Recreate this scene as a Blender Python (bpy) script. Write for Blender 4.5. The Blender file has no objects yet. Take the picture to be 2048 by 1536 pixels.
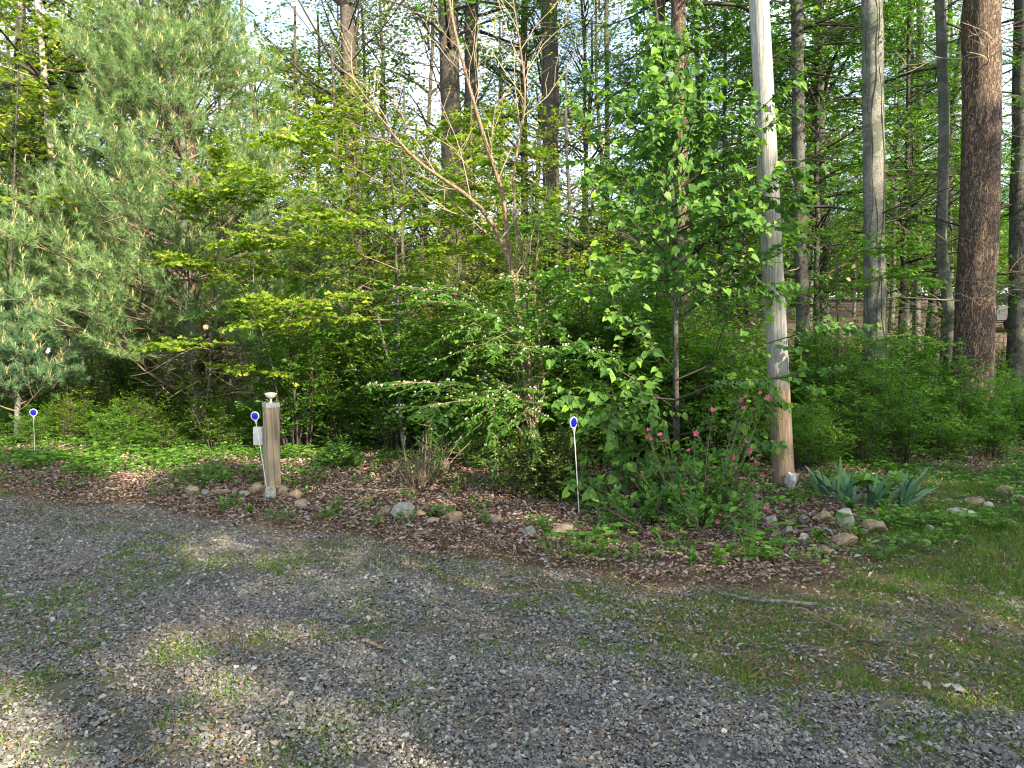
import bpy, math, random
import numpy as np
from mathutils import Vector, Euler
rng = np.random.default_rng(11)
random.seed(5)
S = bpy.context.scene
COL = S.collection
R = math.radians

# ------------------------------------------------------------------ camera
F = 1400.0                      # focal length in pixels of the 2048 px wide photograph
HC = 1.6
PITCH = R(3.2)
cam = bpy.data.cameras.new('camera'); co = bpy.data.objects.new('camera', cam); COL.objects.link(co)
co.location = (0, 0, HC); co.rotation_euler = (R(90) - PITCH, 0, 0)
cam.sensor_width = 36; cam.lens = 36 * F / 2048; cam.clip_end = 1000; cam.clip_start = 0.05
S.camera = co

# ------------------------------------------------------------------ light
SUN_AZ = R(46)                  # from straight behind the camera towards the right
SUN_EL = R(29)
to_sun = Vector((math.sin(SUN_AZ) * math.cos(SUN_EL), -math.cos(SUN_AZ) * math.cos(SUN_EL), math.sin(SUN_EL)))
sun = bpy.data.lights.new('sun', 'SUN'); so = bpy.data.objects.new('sun', sun); COL.objects.link(so)
sun.energy = 5.0; sun.angle = R(0.6); sun.color = (1.0, 0.86, 0.64)
so.rotation_euler = to_sun.to_track_quat('Z', 'Y').to_euler()
W = bpy.data.worlds.new('World'); S.world = W; W.use_nodes = True
nt = W.node_tree; bg = nt.nodes['Background']
sky = nt.nodes.new('ShaderNodeTexSky'); sky.sky_type = 'NISHITA'; sky.sun_disc = False
sky.sun_elevation = SUN_EL; sky.sun_rotation = math.atan2(to_sun.x, to_sun.y)
sky.dust_density = 1.0; sky.air_density = 1.0
# thin white cloud over the blue
tc = nt.nodes.new('ShaderNodeTexCoord')
cn = nt.nodes.new('ShaderNodeTexNoise'); cn.inputs['Scale'].default_value = 3.2; cn.inputs['Detail'].default_value = 5
mp = nt.nodes.new('ShaderNodeMapping'); mp.inputs['Scale'].default_value = (1, 1, 2.4)
cr = nt.nodes.new('ShaderNodeMapRange'); cr.inputs['From Min'].default_value = .36; cr.inputs['From Max'].default_value = .62
cr.inputs['To Min'].default_value = .12; cr.inputs['To Max'].default_value = .7
mx = nt.nodes.new('ShaderNodeMix'); mx.data_type = 'RGBA'
mx.inputs[7].default_value = (4.7, 4.8, 4.9, 1)
nt.links.new(tc.outputs['Generated'], mp.inputs[0]); nt.links.new(mp.outputs[0], cn.inputs['Vector'])
nt.links.new(cn.outputs[0], cr.inputs['Value']); nt.links.new(cr.outputs[0], mx.inputs[0])
nt.links.new(sky.outputs[0], mx.inputs[6]); nt.links.new(mx.outputs[2], bg.inputs['Color'])
bg.inputs['Strength'].default_value = 0.15
S.view_settings.view_transform = 'Standard'; S.view_settings.look = 'None'
S.view_settings.gamma = 1; S.view_settings.exposure = 1.85
S.render.engine = 'CYCLES'
S.cycles.max_bounces = 7; S.cycles.diffuse_bounces = 3; S.cycles.transmission_bounces = 4; S.cycles.glossy_bounces = 2
S.cycles.transparent_max_bounces = 4
S.cycles.use_denoising = True; S.cycles.pixel_filter_type = 'BLACKMAN_HARRIS'; S.cycles.filter_width = 1.1
S.cycles.sample_clamp_indirect = 6

# ------------------------------------------------------------------ picture <-> place
cp, sp = math.cos(PITCH), math.sin(PITCH)
def smooth(a, b, x):
    t = np.clip((np.asarray(x, float) - a) / (b - a), 0, 1); return t * t * (3 - 2 * t)
def gz(x, y):
    """height of the ground"""
    x = np.asarray(x, float); y = np.asarray(y, float)
    yy = y - 0.35 * x
    bank = 0.10 * smooth(5.6, 8.2, y + 0.12 * x)
    side = smooth(-0.1, 0.55, x / np.maximum(y, 1))
    rise = np.maximum(y - 11, 0) * (0.015 + 0.095 * side)
    rise = np.minimum(rise, 4.0)
    far = smooth(35, 120, y) * 5
    bump = 0.02 * np.sin(x * 2.1 + 1.3) * np.sin(y * 1.7) * smooth(5.5, 8, y) + 0.008 * np.sin(x * 5.1 + y * 3) + 0.012 * np.sin(x * 1.1 - y * 1.9 + 2)
    return bank + rise + far + bump
def P(px, py, d):
    """point seen at pixel (px, py) at distance y = d"""
    u = (px - 1024) / F; v = (768 - py) / F
    dy = cp + v * sp; dz = -sp + v * cp
    t = d / dy
    return Vector((u * t, d, HC + dz * t))
def G(px, py):
    """point of the ground seen at pixel (px, py)"""
    lo, hi = 1.0, 60.0
    for k in np.linspace(1.5, 60, 400):
        p = P(px, py, k)
        if p.z <= gz(p.x, p.y): hi = k; break
        lo = k
    for _ in range(30):
        m = (lo + hi) / 2; p = P(px, py, m)
        if p.z <= gz(p.x, p.y): hi = m
        else: lo = m
    p = P(px, py, hi); return Vector((p.x, p.y, float(gz(p.x, p.y))))
def onground(px, d):
    x = (px - 1024) / F * d / cp
    return Vector((x, d, float(gz(x, d))))

# ------------------------------------------------------------------ bookkeeping
def tag(o, label=None, cat=None, group=None, kind=None):
    if label: o['label'] = label
    if cat: o['category'] = cat
    if group: o['group'] = group
    if kind: o['kind'] = kind
    return o
def empty(name, loc=(0, 0, 0), rz=0.0):
    o = bpy.data.objects.new(name, None); COL.objects.link(o); o.location = loc; o.rotation_euler = (0, 0, rz)
    o.empty_display_size = .1
    return o
def link(name, me, parent=None, loc=None):
    o = bpy.data.objects.new(name, me); COL.objects.link(o)
    if parent: o.parent = parent
    if loc is not None: o.location = loc
    return o
def copy_tree(o, parent=None):
    kids = [c for c in ALLKIDS.get(o.name, [])]
    c = o.copy(); COL.objects.link(c); c.parent = parent
    ALLKIDS[c.name] = []
    for k in kids:
        kc = copy_tree(k, c); ALLKIDS[c.name].append(kc)
    return c
ALLKIDS = {}
def reg(parent, *kids):
    ALLKIDS.setdefault(parent.name, []).extend(kids)
    for k in kids: ALLKIDS.setdefault(k.name, [])

class Acc:
    """collects vertices and faces, one tone value per vertex and one material per face"""
    def __init__(s): s.V = []; s.T = []; s.f3 = []; s.f4 = []; s.m3 = []; s.m4 = []; s.s3 = []; s.s4 = []; s.n = 0
    def add(s, V, F, tone=0.5, mat=0, sm=False):
        V = np.asarray(V, float).reshape(-1, 3); F = np.asarray(F, int)
        s.V.append(V); s.T.append(np.broadcast_to(np.asarray(tone, float), (len(V),)))
        if F.shape[1] == 3: s.f3.append(F + s.n); s.m3.append(np.full(len(F), mat)); s.s3.append(np.full(len(F), sm))
        else: s.f4.append(F + s.n); s.m4.append(np.full(len(F), mat)); s.s4.append(np.full(len(F), sm))
        s.n += len(V); return s
    def mesh(s, name, mats):
        V = np.concatenate(s.V) if s.V else np.zeros((0, 3)); T = np.concatenate(s.T) if s.T else np.zeros(0)
        f3 = np.concatenate(s.f3) if s.f3 else np.zeros((0, 3), int); f4 = np.concatenate(s.f4) if s.f4 else np.zeros((0, 4), int)
        me = bpy.data.meshes.new(name)
        me.vertices.add(len(V)); me.vertices.foreach_set('co', V.astype(np.float32).ravel())
        nl = f3.size + f4.size; me.loops.add(nl)
        me.loops.foreach_set('vertex_index', np.concatenate([f3.ravel(), f4.ravel()]).astype(np.int32))
        me.polygons.add(len(f3) + len(f4))
        st = np.concatenate([np.arange(len(f3)) * 3, f3.size + np.arange(len(f4)) * 4])
        me.polygons.foreach_set('loop_start', st.astype(np.int32))
        mi = np.concatenate(s.m3 + s.m4); ss = np.concatenate(s.s3 + s.s4)
        me.polygons.foreach_set('material_index', mi.astype(np.int32)); me.polygons.foreach_set('use_smooth', ss.astype(bool))
        a = me.attributes.new('tone', 'FLOAT', 'POINT'); a.data.foreach_set('value', T.astype(np.float32))
        for m in (mats if isinstance(mats, (list, tuple)) else [mats]): me.materials.append(m)
        me.update(calc_edges=True); me.validate()
        return me

def unit(a): return a / np.maximum(np.linalg.norm(a, axis=-1, keepdims=True), 1e-9)
def tubes(acc, Pts, r, sides=5, tone=0.5, mat=0, cap=False, rough=0.0):
    """Pts (N,n,3), r (N,n): N tapered tubes"""
    Pts = np.asarray(Pts, float)
    if Pts.ndim == 2: Pts = Pts[None]
    r = np.asarray(r, float)
    if r.ndim == 1: r = r[None]
    N, n, _ = Pts.shape; r = np.broadcast_to(r, (N, n))
    tan = np.gradient(Pts, axis=1); tan = unit(tan)
    mean = unit(Pts[:, -1] - Pts[:, 0])
    ref = np.where(np.abs(mean[:, 2:3]) > .75, np.array([[1., 0, 0]]), np.array([[0, 0, 1.]]))[:, None, :]
    u = unit(np.cross(tan, np.broadcast_to(ref, tan.shape))); v = np.cross(tan, u)
    a = np.arange(sides) / sides * 2 * np.pi
    rr = r[:, :, None] * (1 + rough * rng.uniform(-1, 1, (N, n, sides))) if rough else np.repeat(r[:, :, None], sides, 2)
    V = Pts[:, :, None, :] + rr[..., None] * (np.cos(a)[None, None, :, None] * u[:, :, None, :] + np.sin(a)[None, None, :, None] * v[:, :, None, :])
    i = np.arange(n - 1)[:, None] * sides; j = np.arange(sides)[None, :]; j2 = (j + 1) % sides
    Q = np.stack([i + j, i + j2, i + sides + j2, i + sides + j], -1).reshape(-1, 4)
    Fc = (Q[None] + (np.arange(N) * n * sides)[:, None, None]).reshape(-1, 4)
    t = np.asarray(tone, float)
    t = np.repeat(t, n * sides) if t.ndim == 1 else np.full(N * n * sides, float(t))
    acc.add(V.reshape(-1, 3), Fc, t, mat, sides > 3)
    if cap:
        for k in range(N):
            acc.add(np.vstack([V[k, -1], Pts[k, -1]]), [[q, (q + 1) % sides, sides] for q in range(sides)], float(t[0]), mat)

def spawn(Pp, cnt, tr, L, ang, m=5, flat=.6, bend=0.0, wob=.12, jit=.25, both=True):
    """children along parents: Pp (N,n,3); cnt each; t in tr; L(t) length as function of t (array) ; ang = angle off parent"""
    N, n, _ = Pp.shape
    t = (tr[0] + (tr[1] - tr[0]) * (np.arange(cnt)[None] + rng.uniform(0, 1, (N, cnt))) / cnt)
    f = t * (n - 1); i = np.clip(f.astype(int), 0, n - 2); w = (f - i)[..., None]
    ar = np.arange(N)[:, None]
    A = Pp[ar, i] * (1 - w) + Pp[ar, i + 1] * w
    tan = unit(Pp[ar, i + 1] - Pp[ar, i])
    up = np.array([0, 0, 1.])
    side = unit(np.cross(tan, up) + 1e-6)
    sgn = np.where((np.arange(cnt)[None] + rng.integers(0, 2, (N, 1))) % 2 == 0, 1., -1.)
    phi = rng.uniform(-np.pi, np.pi, (N, cnt)) * (1 - flat)
    nrm = unit(np.cross(side, tan))
    lat = side * (sgn * np.cos(phi))[..., None] + nrm * np.sin(phi)[..., None]
    a = ang + rng.normal(0, jit, (N, cnt))
    d = unit(tan * np.cos(a)[..., None] + lat * np.sin(a)[..., None])
    LL = (L(t) if callable(L) else np.full((N, cnt), L)) * rng.uniform(.7, 1.25, (N, cnt))
    A = A.reshape(-1, 3); d = d.reshape(-1, 3); LL = LL.reshape(-1)
    return walk(A, d, LL, m, bend, wob), t.reshape(-1)
def walk(A, d, L, m=5, bend=0.0, wob=.12):
    A = np.asarray(A, float); d = np.asarray(d, float); L = np.asarray(L, float)
    out = [A]; cur = A.copy(); dd = d.copy()
    for k in range(m - 1):
        dd = unit(dd + rng.normal(0, wob, dd.shape) + np.array([0, 0, bend / (m - 1)]))
        cur = cur + dd * (L / (m - 1))[:, None]; out.append(cur)
    return np.stack(out, 1)
def taper(N, m, r0, r1):
    return np.broadcast_to(np.asarray(r0).reshape(-1, 1), (N, 1)) * np.linspace(1, 0, m)[None] + np.broadcast_to(np.asarray(r1).reshape(-1, 1), (N, 1)) * np.linspace(0, 1, m)[None]

RHOMB = (np.array([[0, 0, 0], [-.5, .45, .12], [0, 1, 0], [.5, .45, .12]]), np.array([[0, 2, 1], [0, 3, 2]]))
OVAL = (np.array([[0, 0, 0], [-.36, .22, .1], [-.5, .5, .12], [-.28, .82, .05], [0, 1, -.04], [.28, .82, .05], [.5, .5, .12], [.36, .22, .1], [0, .5, 0]]),
        np.array([[0, 8, 1], [1, 8, 2], [2, 8, 3], [3, 8, 4], [4, 8, 5], [5, 8, 6], [6, 8, 7], [7, 8, 0]]))
HEART = (np.array([[0, 0, 0], [-.28, -.1, .06], [-.52, .16, .12], [-.46, .5, .1], [-.2, .82, .03], [0, 1.1, -.1], [.2, .82, .03], [.46, .5, .1], [.52, .16, .12], [.28, -.1, .06], [0, .35, -.02]]),
         np.array([[0, 10, 1], [1, 10, 2], [2, 10, 3], [3, 10, 4], [4, 10, 5], [5, 10, 6], [6, 10, 7], [7, 10, 8], [8, 10, 9], [9, 10, 0]]))
MAPLE = (np.array([[0, 0, 0], [-.35, .05, .05], [-.5, .35, .1], [-.22, .4, .03], [-.3, .8, .05], [0, 1, 0], [.3, .8, .05], [.22, .4, .03], [.5, .35, .1], [.35, .05, .05], [0, .4, 0]]),
         np.array([[0, 10, 1], [1, 10, 2], [2, 10, 3], [3, 10, 4], [4, 10, 5], [5, 10, 6], [6, 10, 7], [7, 10, 8], [8, 10, 9], [9, 10, 0]]))
NEEDLE = (np.array([[-.5, 0, 0], [.5, 0, 0], [0, 1, 0]]), np.array([[0, 1, 2]]))
def leaves(acc, C, D, Nn, L, Wd, tone, tmpl=RHOMB, mat=0):
    C = np.asarray(C); D = unit(np.asarray(D)); Nn = np.asarray(Nn)
    X = unit(np.cross(D, Nn)); Z = np.cross(X, D)
    T, Fc = tmpl; N = len(C); k = len(T)
    L = np.broadcast_to(L, (N,)); Wd = np.broadcast_to(Wd, (N,))
    V = C[:, None] + T[None, :, 0:1] * (X * Wd[:, None])[:, None] + T[None, :, 1:2] * (D * L[:, None])[:, None] + T[None, :, 2:3] * (Z * L[:, None])[:, None]
    FF = (Fc[None] + (np.arange(N) * k)[:, None, None]).reshape(-1, 3)
    acc.add(V.reshape(-1, 3), FF, np.repeat(np.broadcast_to(tone, (N,)), k), mat)
def leaf_sites(Tw, cnt, ang=1.0, droop=.2, tilt=.35, tr=(.1, 1.0), flat=.9):
    """leaf positions along twigs (N,n,3): C, D, normal, t"""
    N, n, _ = Tw.shape
    t = tr[0] + (tr[1] - tr[0]) * (np.arange(cnt)[None] + rng.uniform(0, 1, (N, cnt))) / cnt
    f = t * (n - 1); i = np.clip(f.astype(int), 0, n - 2); w = (f - i)[..., None]; ar = np.arange(N)[:, None]
    C = Tw[ar, i] * (1 - w) + Tw[ar, i + 1] * w; tan = unit(Tw[ar, i + 1] - Tw[ar, i])
    side = unit(np.cross(tan, [0, 0, 1.]) + 1e-6); sg = np.where(np.arange(cnt) % 2 == 0, 1., -1.)[None, :, None]
    a = ang + rng.normal(0, .3, (N, cnt, 1))
    D = tan * np.cos(a) + side * sg * np.sin(a) + rng.normal(0, 1 - flat, (N, cnt, 3)); D[..., 2] -= droop
    Nn = np.array([0, 0, 1.]) + rng.normal(0, tilt, (N, cnt, 3))
    return C.reshape(-1, 3), D.reshape(-1, 3), Nn.reshape(-1, 3), t.reshape(-1)

# ------------------------------------------------------------------ materials
def newmat(name):
    m = bpy.data.materials.new(name); m.use_nodes = True; nt = m.node_tree; nt.nodes.clear()
    out = nt.nodes.new('ShaderNodeOutputMaterial'); return m, nt, out
def nd(nt, t, **kw):
    n = nt.nodes.new(t)
    for k, v in kw.items():
        if k in n.inputs: n.inputs[k].default_value = v
        else: setattr(n, k, v)
    return n
def ramp(nt, fac, stops):
    r = nt.nodes.new('ShaderNodeValToRGB'); e = r.color_ramp.elements
    while len(e) > 2: e.remove(e[-1])
    for k, (p, c) in enumerate(stops):
        if k < 2: e[k].position = p; e[k].color = (*c, 1)
        else:
            q = e.new(p); q.color = (*c, 1)
    nt.links.new(fac, r.inputs[0]); return r.outputs[0]
def math_(nt, op, a, b=None):
    n = nt.nodes.new('ShaderNodeMath'); n.operation = op
    for k, v in enumerate((a, b)):
        if v is None: continue
        if isinstance(v, (int, float)): n.inputs[k].default_value = v
        else: nt.links.new(v, n.inputs[k])
    return n.outputs[0]
def leafmat(name, stops, trans=.42, rough=.45, spec=.35, tint=(1.25, 1.3, .55), objrand=.12):
    m, nt, out = newmat(name); L = nt.links
    at = nd(nt, 'ShaderNodeAttribute', attribute_name='tone'); oi = nt.nodes.new('ShaderNodeObjectInfo')
    f = math_(nt, 'ADD', at.outputs['Fac'], math_(nt, 'MULTIPLY', math_(nt, 'SUBTRACT', oi.outputs['Random'], .5), objrand * 2))
    c = ramp(nt, f, stops)
    p = nd(nt, 'ShaderNodeBsdfPrincipled', Roughness=rough); p.inputs['Specular IOR Level'].default_value = spec
    L.new(c, p.inputs['Base Color'])
    tr = nt.nodes.new('ShaderNodeBsdfTranslucent')
    mul = nd(nt, 'ShaderNodeMix', data_type='RGBA', blend_type='MULTIPLY'); mul.inputs[0].default_value = 1
    mul.inputs[7].default_value = (*tint, 1); L.new(c, mul.inputs[6]); L.new(mul.outputs[2], tr.inputs[0])
    ms = nt.nodes.new('ShaderNodeMixShader'); ms.inputs[0].default_value = trans
    L.new(p.outputs[0], ms.inputs[1]); L.new(tr.outputs[0], ms.inputs[2]); L.new(ms.outputs[0], out.inputs[0])
    return m
M = {}
M['spring'] = leafmat('spring_leaf', [(0, (.06, .13, .012)), (.45, (.15, .27, .02)), (.8, (.29, .38, .03)), (1, (.42, .37, .05))], .5)
M['mid'] = leafmat('mid_leaf', [(0, (.045, .125, .018)), (.5, (.09, .215, .028)), (1, (.19, .35, .035))], .5, tint=(1.1, 1.3, .55))
M['deep'] = leafmat('deep_leaf', [(0, (.035, .10, .018)), (.5, (.07, .18, .026)), (1, (.14, .28, .035))], .45, tint=(1.1, 1.3, .6))
M['heart'] = leafmat('heart_leaf', [(0, (.035, .10, .024)), (.5, (.075, .18, .032)), (.8, (.14, .28, .035)), (1, (.24, .42, .04))], .42, .5, .3)
M['hemlock'] = leafmat('hemlock_leaf', [(0, (.03, .085, .02)), (.5, (.06, .155, .028)), (1, (.12, .25, .035))], .42, tint=(1.1, 1.3, .6))
M['pine'] = leafmat('pine_needle', [(0, (.08, .17, .06)), (.5, (.16, .28, .095)), (1, (.27, .37, .13))], .25, .4, .4, (1.1, 1.2, .7))
M['bluepine'] = leafmat('blue_needle', [(0, (.07, .15, .075)), (.5, (.13, .25, .12)), (1, (.22, .34, .15))], .25, .4, .4, (1.1, 1.2, .7))
M['candle'] = leafmat('candle', [(0, (.42, .34, .14)), (1, (.62, .5, .26))], .2)
M['box'] = leafmat('box_leaf', [(0, (.012, .04, .012)), (.55, (.03, .085, .018)), (.75, (.16, .2, .03)), (1, (.42, .42, .12))], .25, .35, .5)
M['iris'] = leafmat('iris_leaf', [(0, (.04, .11, .06)), (.5, (.075, .18, .095)), (1, (.14, .26, .10))], .2, .5, .4)
M['grass'] = leafmat('grass_blade', [(0, (.05, .12, .015)), (.6, (.12, .23, .02)), (.85, (.16, .24, .04)), (1, (.35, .3, .14))], .35)
M['weed'] = leafmat('weed_leaf', [(0, (.04, .11, .02)), (.5, (.08, .2, .03)), (1, (.17, .33, .035))], .4)
M['pink'] = leafmat('azalea_petal', [(0, (.50, .06, .16)), (.6, (.70, .17, .30)), (1, (.80, .36, .44))], .35, .5, .3, (1.2, .9, .9))
M['white'] = leafmat('honeysuckle_flower', [(0, (.65, .55, .25)), (.5, (.75, .74, .6)), (1, (.8, .82, .76))], .35, .5, .3, (1, 1, .9))
M['dead'] = leafmat('dead_leaf', [(0, (.06, .034, .024)), (.3, (.16, .095, .065)), (.5, (.28, .185, .135)), (.75, (.45, .34, .26)), (1, (.38, .36, .36))], .12, .6, .3, (1.1, 1, .8))
M['straw'] = leafmat('straw_bit', [(0, (.13, .07, .04)), (.6, (.28, .185, .11)), (1, (.46, .38, .26))], .1, .7, .2, (1, 1, 1))
def barkmat(name, dark, mid, light, vscale=14, zst=.28, bump=.6, lichen=None, dist=.16):
    m, nt, out = newmat(name); L = nt.links
    tc = nt.nodes.new('ShaderNodeTexCoord'); mpn = nd(nt, 'ShaderNodeMapping'); mpn.inputs['Scale'].default_value = (1, 1, zst)
    L.new(tc.outputs['Object'], mpn.inputs[0])
    v = nd(nt, 'ShaderNodeTexVoronoi', Scale=vscale, feature='DISTANCE_TO_EDGE')
    n1 = nd(nt, 'ShaderNodeTexNoise', Scale=vscale * 1.6, Detail=6, Roughness=.7); L.new(mpn.outputs[0], n1.inputs[0])
    wv = nd(nt, 'ShaderNodeVectorMath', operation='SCALE'); wv.inputs[3].default_value = dist
    L.new(n1.outputs['Color'], wv.inputs[0]); ad = nd(nt, 'ShaderNodeVectorMath', operation='ADD')
    L.new(mpn.outputs[0], ad.inputs[0]); L.new(wv.outputs[0], ad.inputs[1]); L.new(ad.outputs[0], v.inputs['Vector'])
    mr = nd(nt, 'ShaderNodeMapRange'); mr.inputs['From Max'].default_value = .16; L.new(v.outputs['Distance'], mr.inputs[0])
    h = math_(nt, 'MULTIPLY', mr.outputs[0], math_(nt, 'ADD', n1.outputs[0], .25))
    c = ramp(nt, h, [(.05, dark), (.45, mid), (.85, light)])
    if lichen:
        n2 = nd(nt, 'ShaderNodeTexNoise', Scale=3.2, Detail=8, Roughness=.75); L.new(tc.outputs['Object'], n2.inputs[0])
        r2 = ramp(nt, n2.outputs[0], [(.47, (0, 0, 0)), (.53, (1, 1, 1))])
        mxn = nd(nt, 'ShaderNodeMix', data_type='RGBA'); L.new(r2, mxn.inputs[0]); L.new(c, mxn.inputs[6])
        mxn.inputs[7].default_value = (*lichen, 1); c = mxn.outputs[2]
    n4 = nd(nt, 'ShaderNodeTexNoise', Scale=48, Detail=8, Roughness=.8); L.new(tc.outputs['Object'], n4.inputs[0])
    m4 = nd(nt, 'ShaderNodeMix', data_type='RGBA', blend_type='MULTIPLY'); m4.inputs[0].default_value = 1; L.new(c, m4.inputs[6]); L.new(ramp(nt, n4.outputs[0], [(.36, (.35, .33, .31)), (.52, (1, 1, 1)), (.7, (1.25, 1.25, 1.2))]), m4.inputs[7]); c = m4.outputs[2]
    p = nd(nt, 'ShaderNodeBsdfPrincipled', Roughness=.9); L.new(c, p.inputs['Base Color'])
    b = nd(nt, 'ShaderNodeBump', Strength=bump, Distance=.02); L.new(h, b.inputs['Height']); L.new(b.outputs[0], p.inputs['Normal'])
    L.new(p.outputs[0], out.inputs[0]); return m
M['bark_pine'] = barkmat('pine_bark', (.03, .017, .011), (.14, .092, .065), (.30, .21, .15), 14, .25, 1.0, None, .34)
M['bark_grey'] = barkmat('grey_bark', (.04, .032, .026), (.13, .11, .09), (.25, .22, .18), 24, .18, .8, None, .3)
M['bark_dark'] = barkmat('dark_bark', (.018, .014, .011), (.06, .048, .038), (.13, .11, .09), 20, .25, .7, (.13, .14, .12))
M['bark_pale'] = barkmat('pale_bark', (.11, .105, .09), (.24, .235, .20), (.36, .35, .30), 26, .5, .6, (.13, .15, .11), .7)
M['bark_tan'] = barkmat('tan_bark', (.10, .055, .03), (.24, .15, .09), (.42, .31, .21), 30, .12, .5)
M['bark_white'] = barkmat('whitish_bark', (.14, .12, .10), (.32, .29, .25), (.45, .41, .36), 24, .5, .3, None, .9)
def plain(name, col, rough=.8, bump=0, scale=30, var=.25, metal=0, col2=None):
    m, nt, out = newmat(name); L = nt.links
    tc = nt.nodes.new('ShaderNodeTexCoord'); n = nd(nt, 'ShaderNodeTexNoise', Scale=scale, Detail=6, Roughness=.65); L.new(tc.outputs['Object'], n.inputs[0])
    c2 = col2 or tuple(x * (1 - var) for x in col)
    c = ramp(nt, n.outputs[0], [(.35, c2), (.62, col)])
    p = nd(nt, 'ShaderNodeBsdfPrincipled', Roughness=rough, Metallic=metal); L.new(c, p.inputs['Base Color'])
    if bump:
        b = nd(nt, 'ShaderNodeBump', Strength=bump, Distance=.01); L.new(n.outputs[0], b.inputs['Height']); L.new(b.outputs[0], p.inputs['Normal'])
    L.new(p.outputs[0], out.inputs[0]); return m
M['twig'] = plain('twig_bark', (.20, .145, .105), .9, 0, 8, .5)
M['twigdark'] = plain('dark_twig_bark', (.06, .045, .036), .9, 0, 8, .5)
M['twigpale'] = plain('pale_twig_bark', (.40, .31, .22), .9, 0, 8, .35)
M['twiggreen'] = plain('green_stem', (.14, .2, .05), .7, 0, 8, .3)
M['whiteplastic'] = plain('white_plastic', (.74, .74, .70), .4, 0, 30, .12)
M['lampglass'] = plain('cream_lamp_plastic', (.66, .64, .54), .35, 0, 20, .15)
M['blue'] = plain('blue_reflector', (.008, .012, .55), .25, 0, 60, .3)
M['galv'] = plain('galvanised_steel', (.52, .55, .58), .35, .1, 60, .3, .6)
M['greyplate'] = plain('grey_sheet', (.46, .46, .46), .6, .1, 30, .15)
M['whitewash'] = plain('whitewashed_concrete', (.62, .62, .6), .9, .8, 22, 0, 0, (.16, .15, .13))
M['black'] = plain('black_paint', (.008, .008, .009), .5, 0, 5, .1)
M['glass_dark'] = plain('dark_car_glass', (.02, .025, .03), .08, 0, 5, .1)
M['tyre'] = plain('tyre_rubber', (.02, .02, .02), .9, 0, 40, .3)
M['rim'] = plain('wheel_rim', (.55, .56, .58), .3, 0, 10, .1, .8)
M['trimmetal'] = plain('bright_trim', (.6, .6, .62), .25, 0, 10, .1, .8)
def stonemat(name, a, b, c):
    m, nt, out = newmat(name); L = nt.links
    tc = nt.nodes.new('ShaderNodeTexCoord'); oi = nt.nodes.new('ShaderNodeObjectInfo')
    n = nd(nt, 'ShaderNodeTexNoise', Scale=13, Detail=9, Roughness=.72); L.new(tc.outputs['Object'], n.inputs[0])
    n2 = nd(nt, 'ShaderNodeTexNoise', Scale=55, Detail=4); L.new(tc.outputs['Object'], n2.inputs[0])
    f = math_(nt, 'ADD', n.outputs[0], math_(nt, 'MULTIPLY', math_(nt, 'SUBTRACT', oi.outputs['Random'], .5), .16))
    col = ramp(nt, f, [(.32, a), (.5, b), (.68, c)])
    p = nd(nt, 'ShaderNodeBsdfPrincipled', Roughness=.9); L.new(col, p.inputs['Base Color'])
    bb = nd(nt, 'ShaderNodeBump', Strength=.8, Distance=.012); L.new(math_(nt, 'ADD', n.outputs[0], math_(nt, 'MULTIPLY', n2.outputs[0], .35)), bb.inputs['Height']); L.new(bb.outputs[0], p.inputs['Normal'])
    L.new(p.outputs[0], out.inputs[0]); return m
M['stone_grey'] = stonemat('grey_stone', (.09, .085, .07), (.25, .24, .20), (.38, .36, .31))
M['stone_tan'] = stonemat('tan_stone', (.10, .065, .04), (.25, .18, .11), (.36, .29, .20))
M['stone_dark'] = stonemat('dark_stone', (.035, .032, .028), (.085, .078, .066), (.15, .14, .11))
M['stone_pale'] = stonemat('pale_stone', (.16, .145, .12), (.38, .36, .31), (.5, .48, .43))
def gravelmat():
    m, nt, out = newmat('gravel_chip'); L = nt.links
    at = nd(nt, 'ShaderNodeAttribute', attribute_name='tone'); oi = nt.nodes.new('ShaderNodeObjectInfo')
    f = math_(nt, 'FRACT', math_(nt, 'ADD', at.outputs['Fac'], oi.outputs['Random']))
    c = ramp(nt, f, [(0, (.07, .065, .057)), (.3, (.11, .104, .092)), (.62, (.155, .147, .132)), (.84, (.23, .22, .20)), (.92, (.38, .365, .335)), (.96, (.24, .16, .095)), (1, (.08, .055, .035))])
    p = nd(nt, 'ShaderNodeBsdfPrincipled', Roughness=.75); L.new(c, p.inputs['Base Color']); L.new(p.outputs[0], out.inputs[0]); return m
M['gravel'] = gravelmat()

# ------------------------------------------------------------------ zones of the ground
def poly_world(pts): return np.array([[*G(x, y)[:2]] for x, y in pts])
EDGE = poly_world([(0, 985), (200, 1010), (400, 1035), (620, 1065), (800, 1092), (1000, 1125), (1150, 1150), (1300, 1180), (1500, 1190), (1700, 1185), (1900, 1160), (2048, 1120)])
EDGE = np.vstack([[-40, EDGE[0, 1] + 3.5], [-14, EDGE[0, 1] + 1.0], EDGE, [EDGE[-1, 0] + 6, EDGE[-1, 1] - 1.5], [40, EDGE[-1, 1] - 6]])
LOBE = poly_world([(1400, 1192), (1310, 1212), (1200, 1238), (1270, 1290), (1400, 1345), (1600, 1385), (1850, 1408), (2048, 1432), (2500, 1470), (3200, 1500), (3200, 1100), (2200, 1100), (1850, 1165), (1650, 1186)])
def inside(poly, x, y):
    x = np.asarray(x); y = np.asarray(y); c = np.zeros(x.shape, bool); n = len(poly); j = n - 1
    for i in range(n):
        xi, yi = poly[i]; xj, yj = poly[j]
        with np.errstate(divide='ignore', invalid='ignore'):
            c ^= ((yi > y) != (yj > y)) & (x < (xj - xi) * (y - yi) / (yj - yi + 1e-12) + xi)
        j = i
    return c
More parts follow.
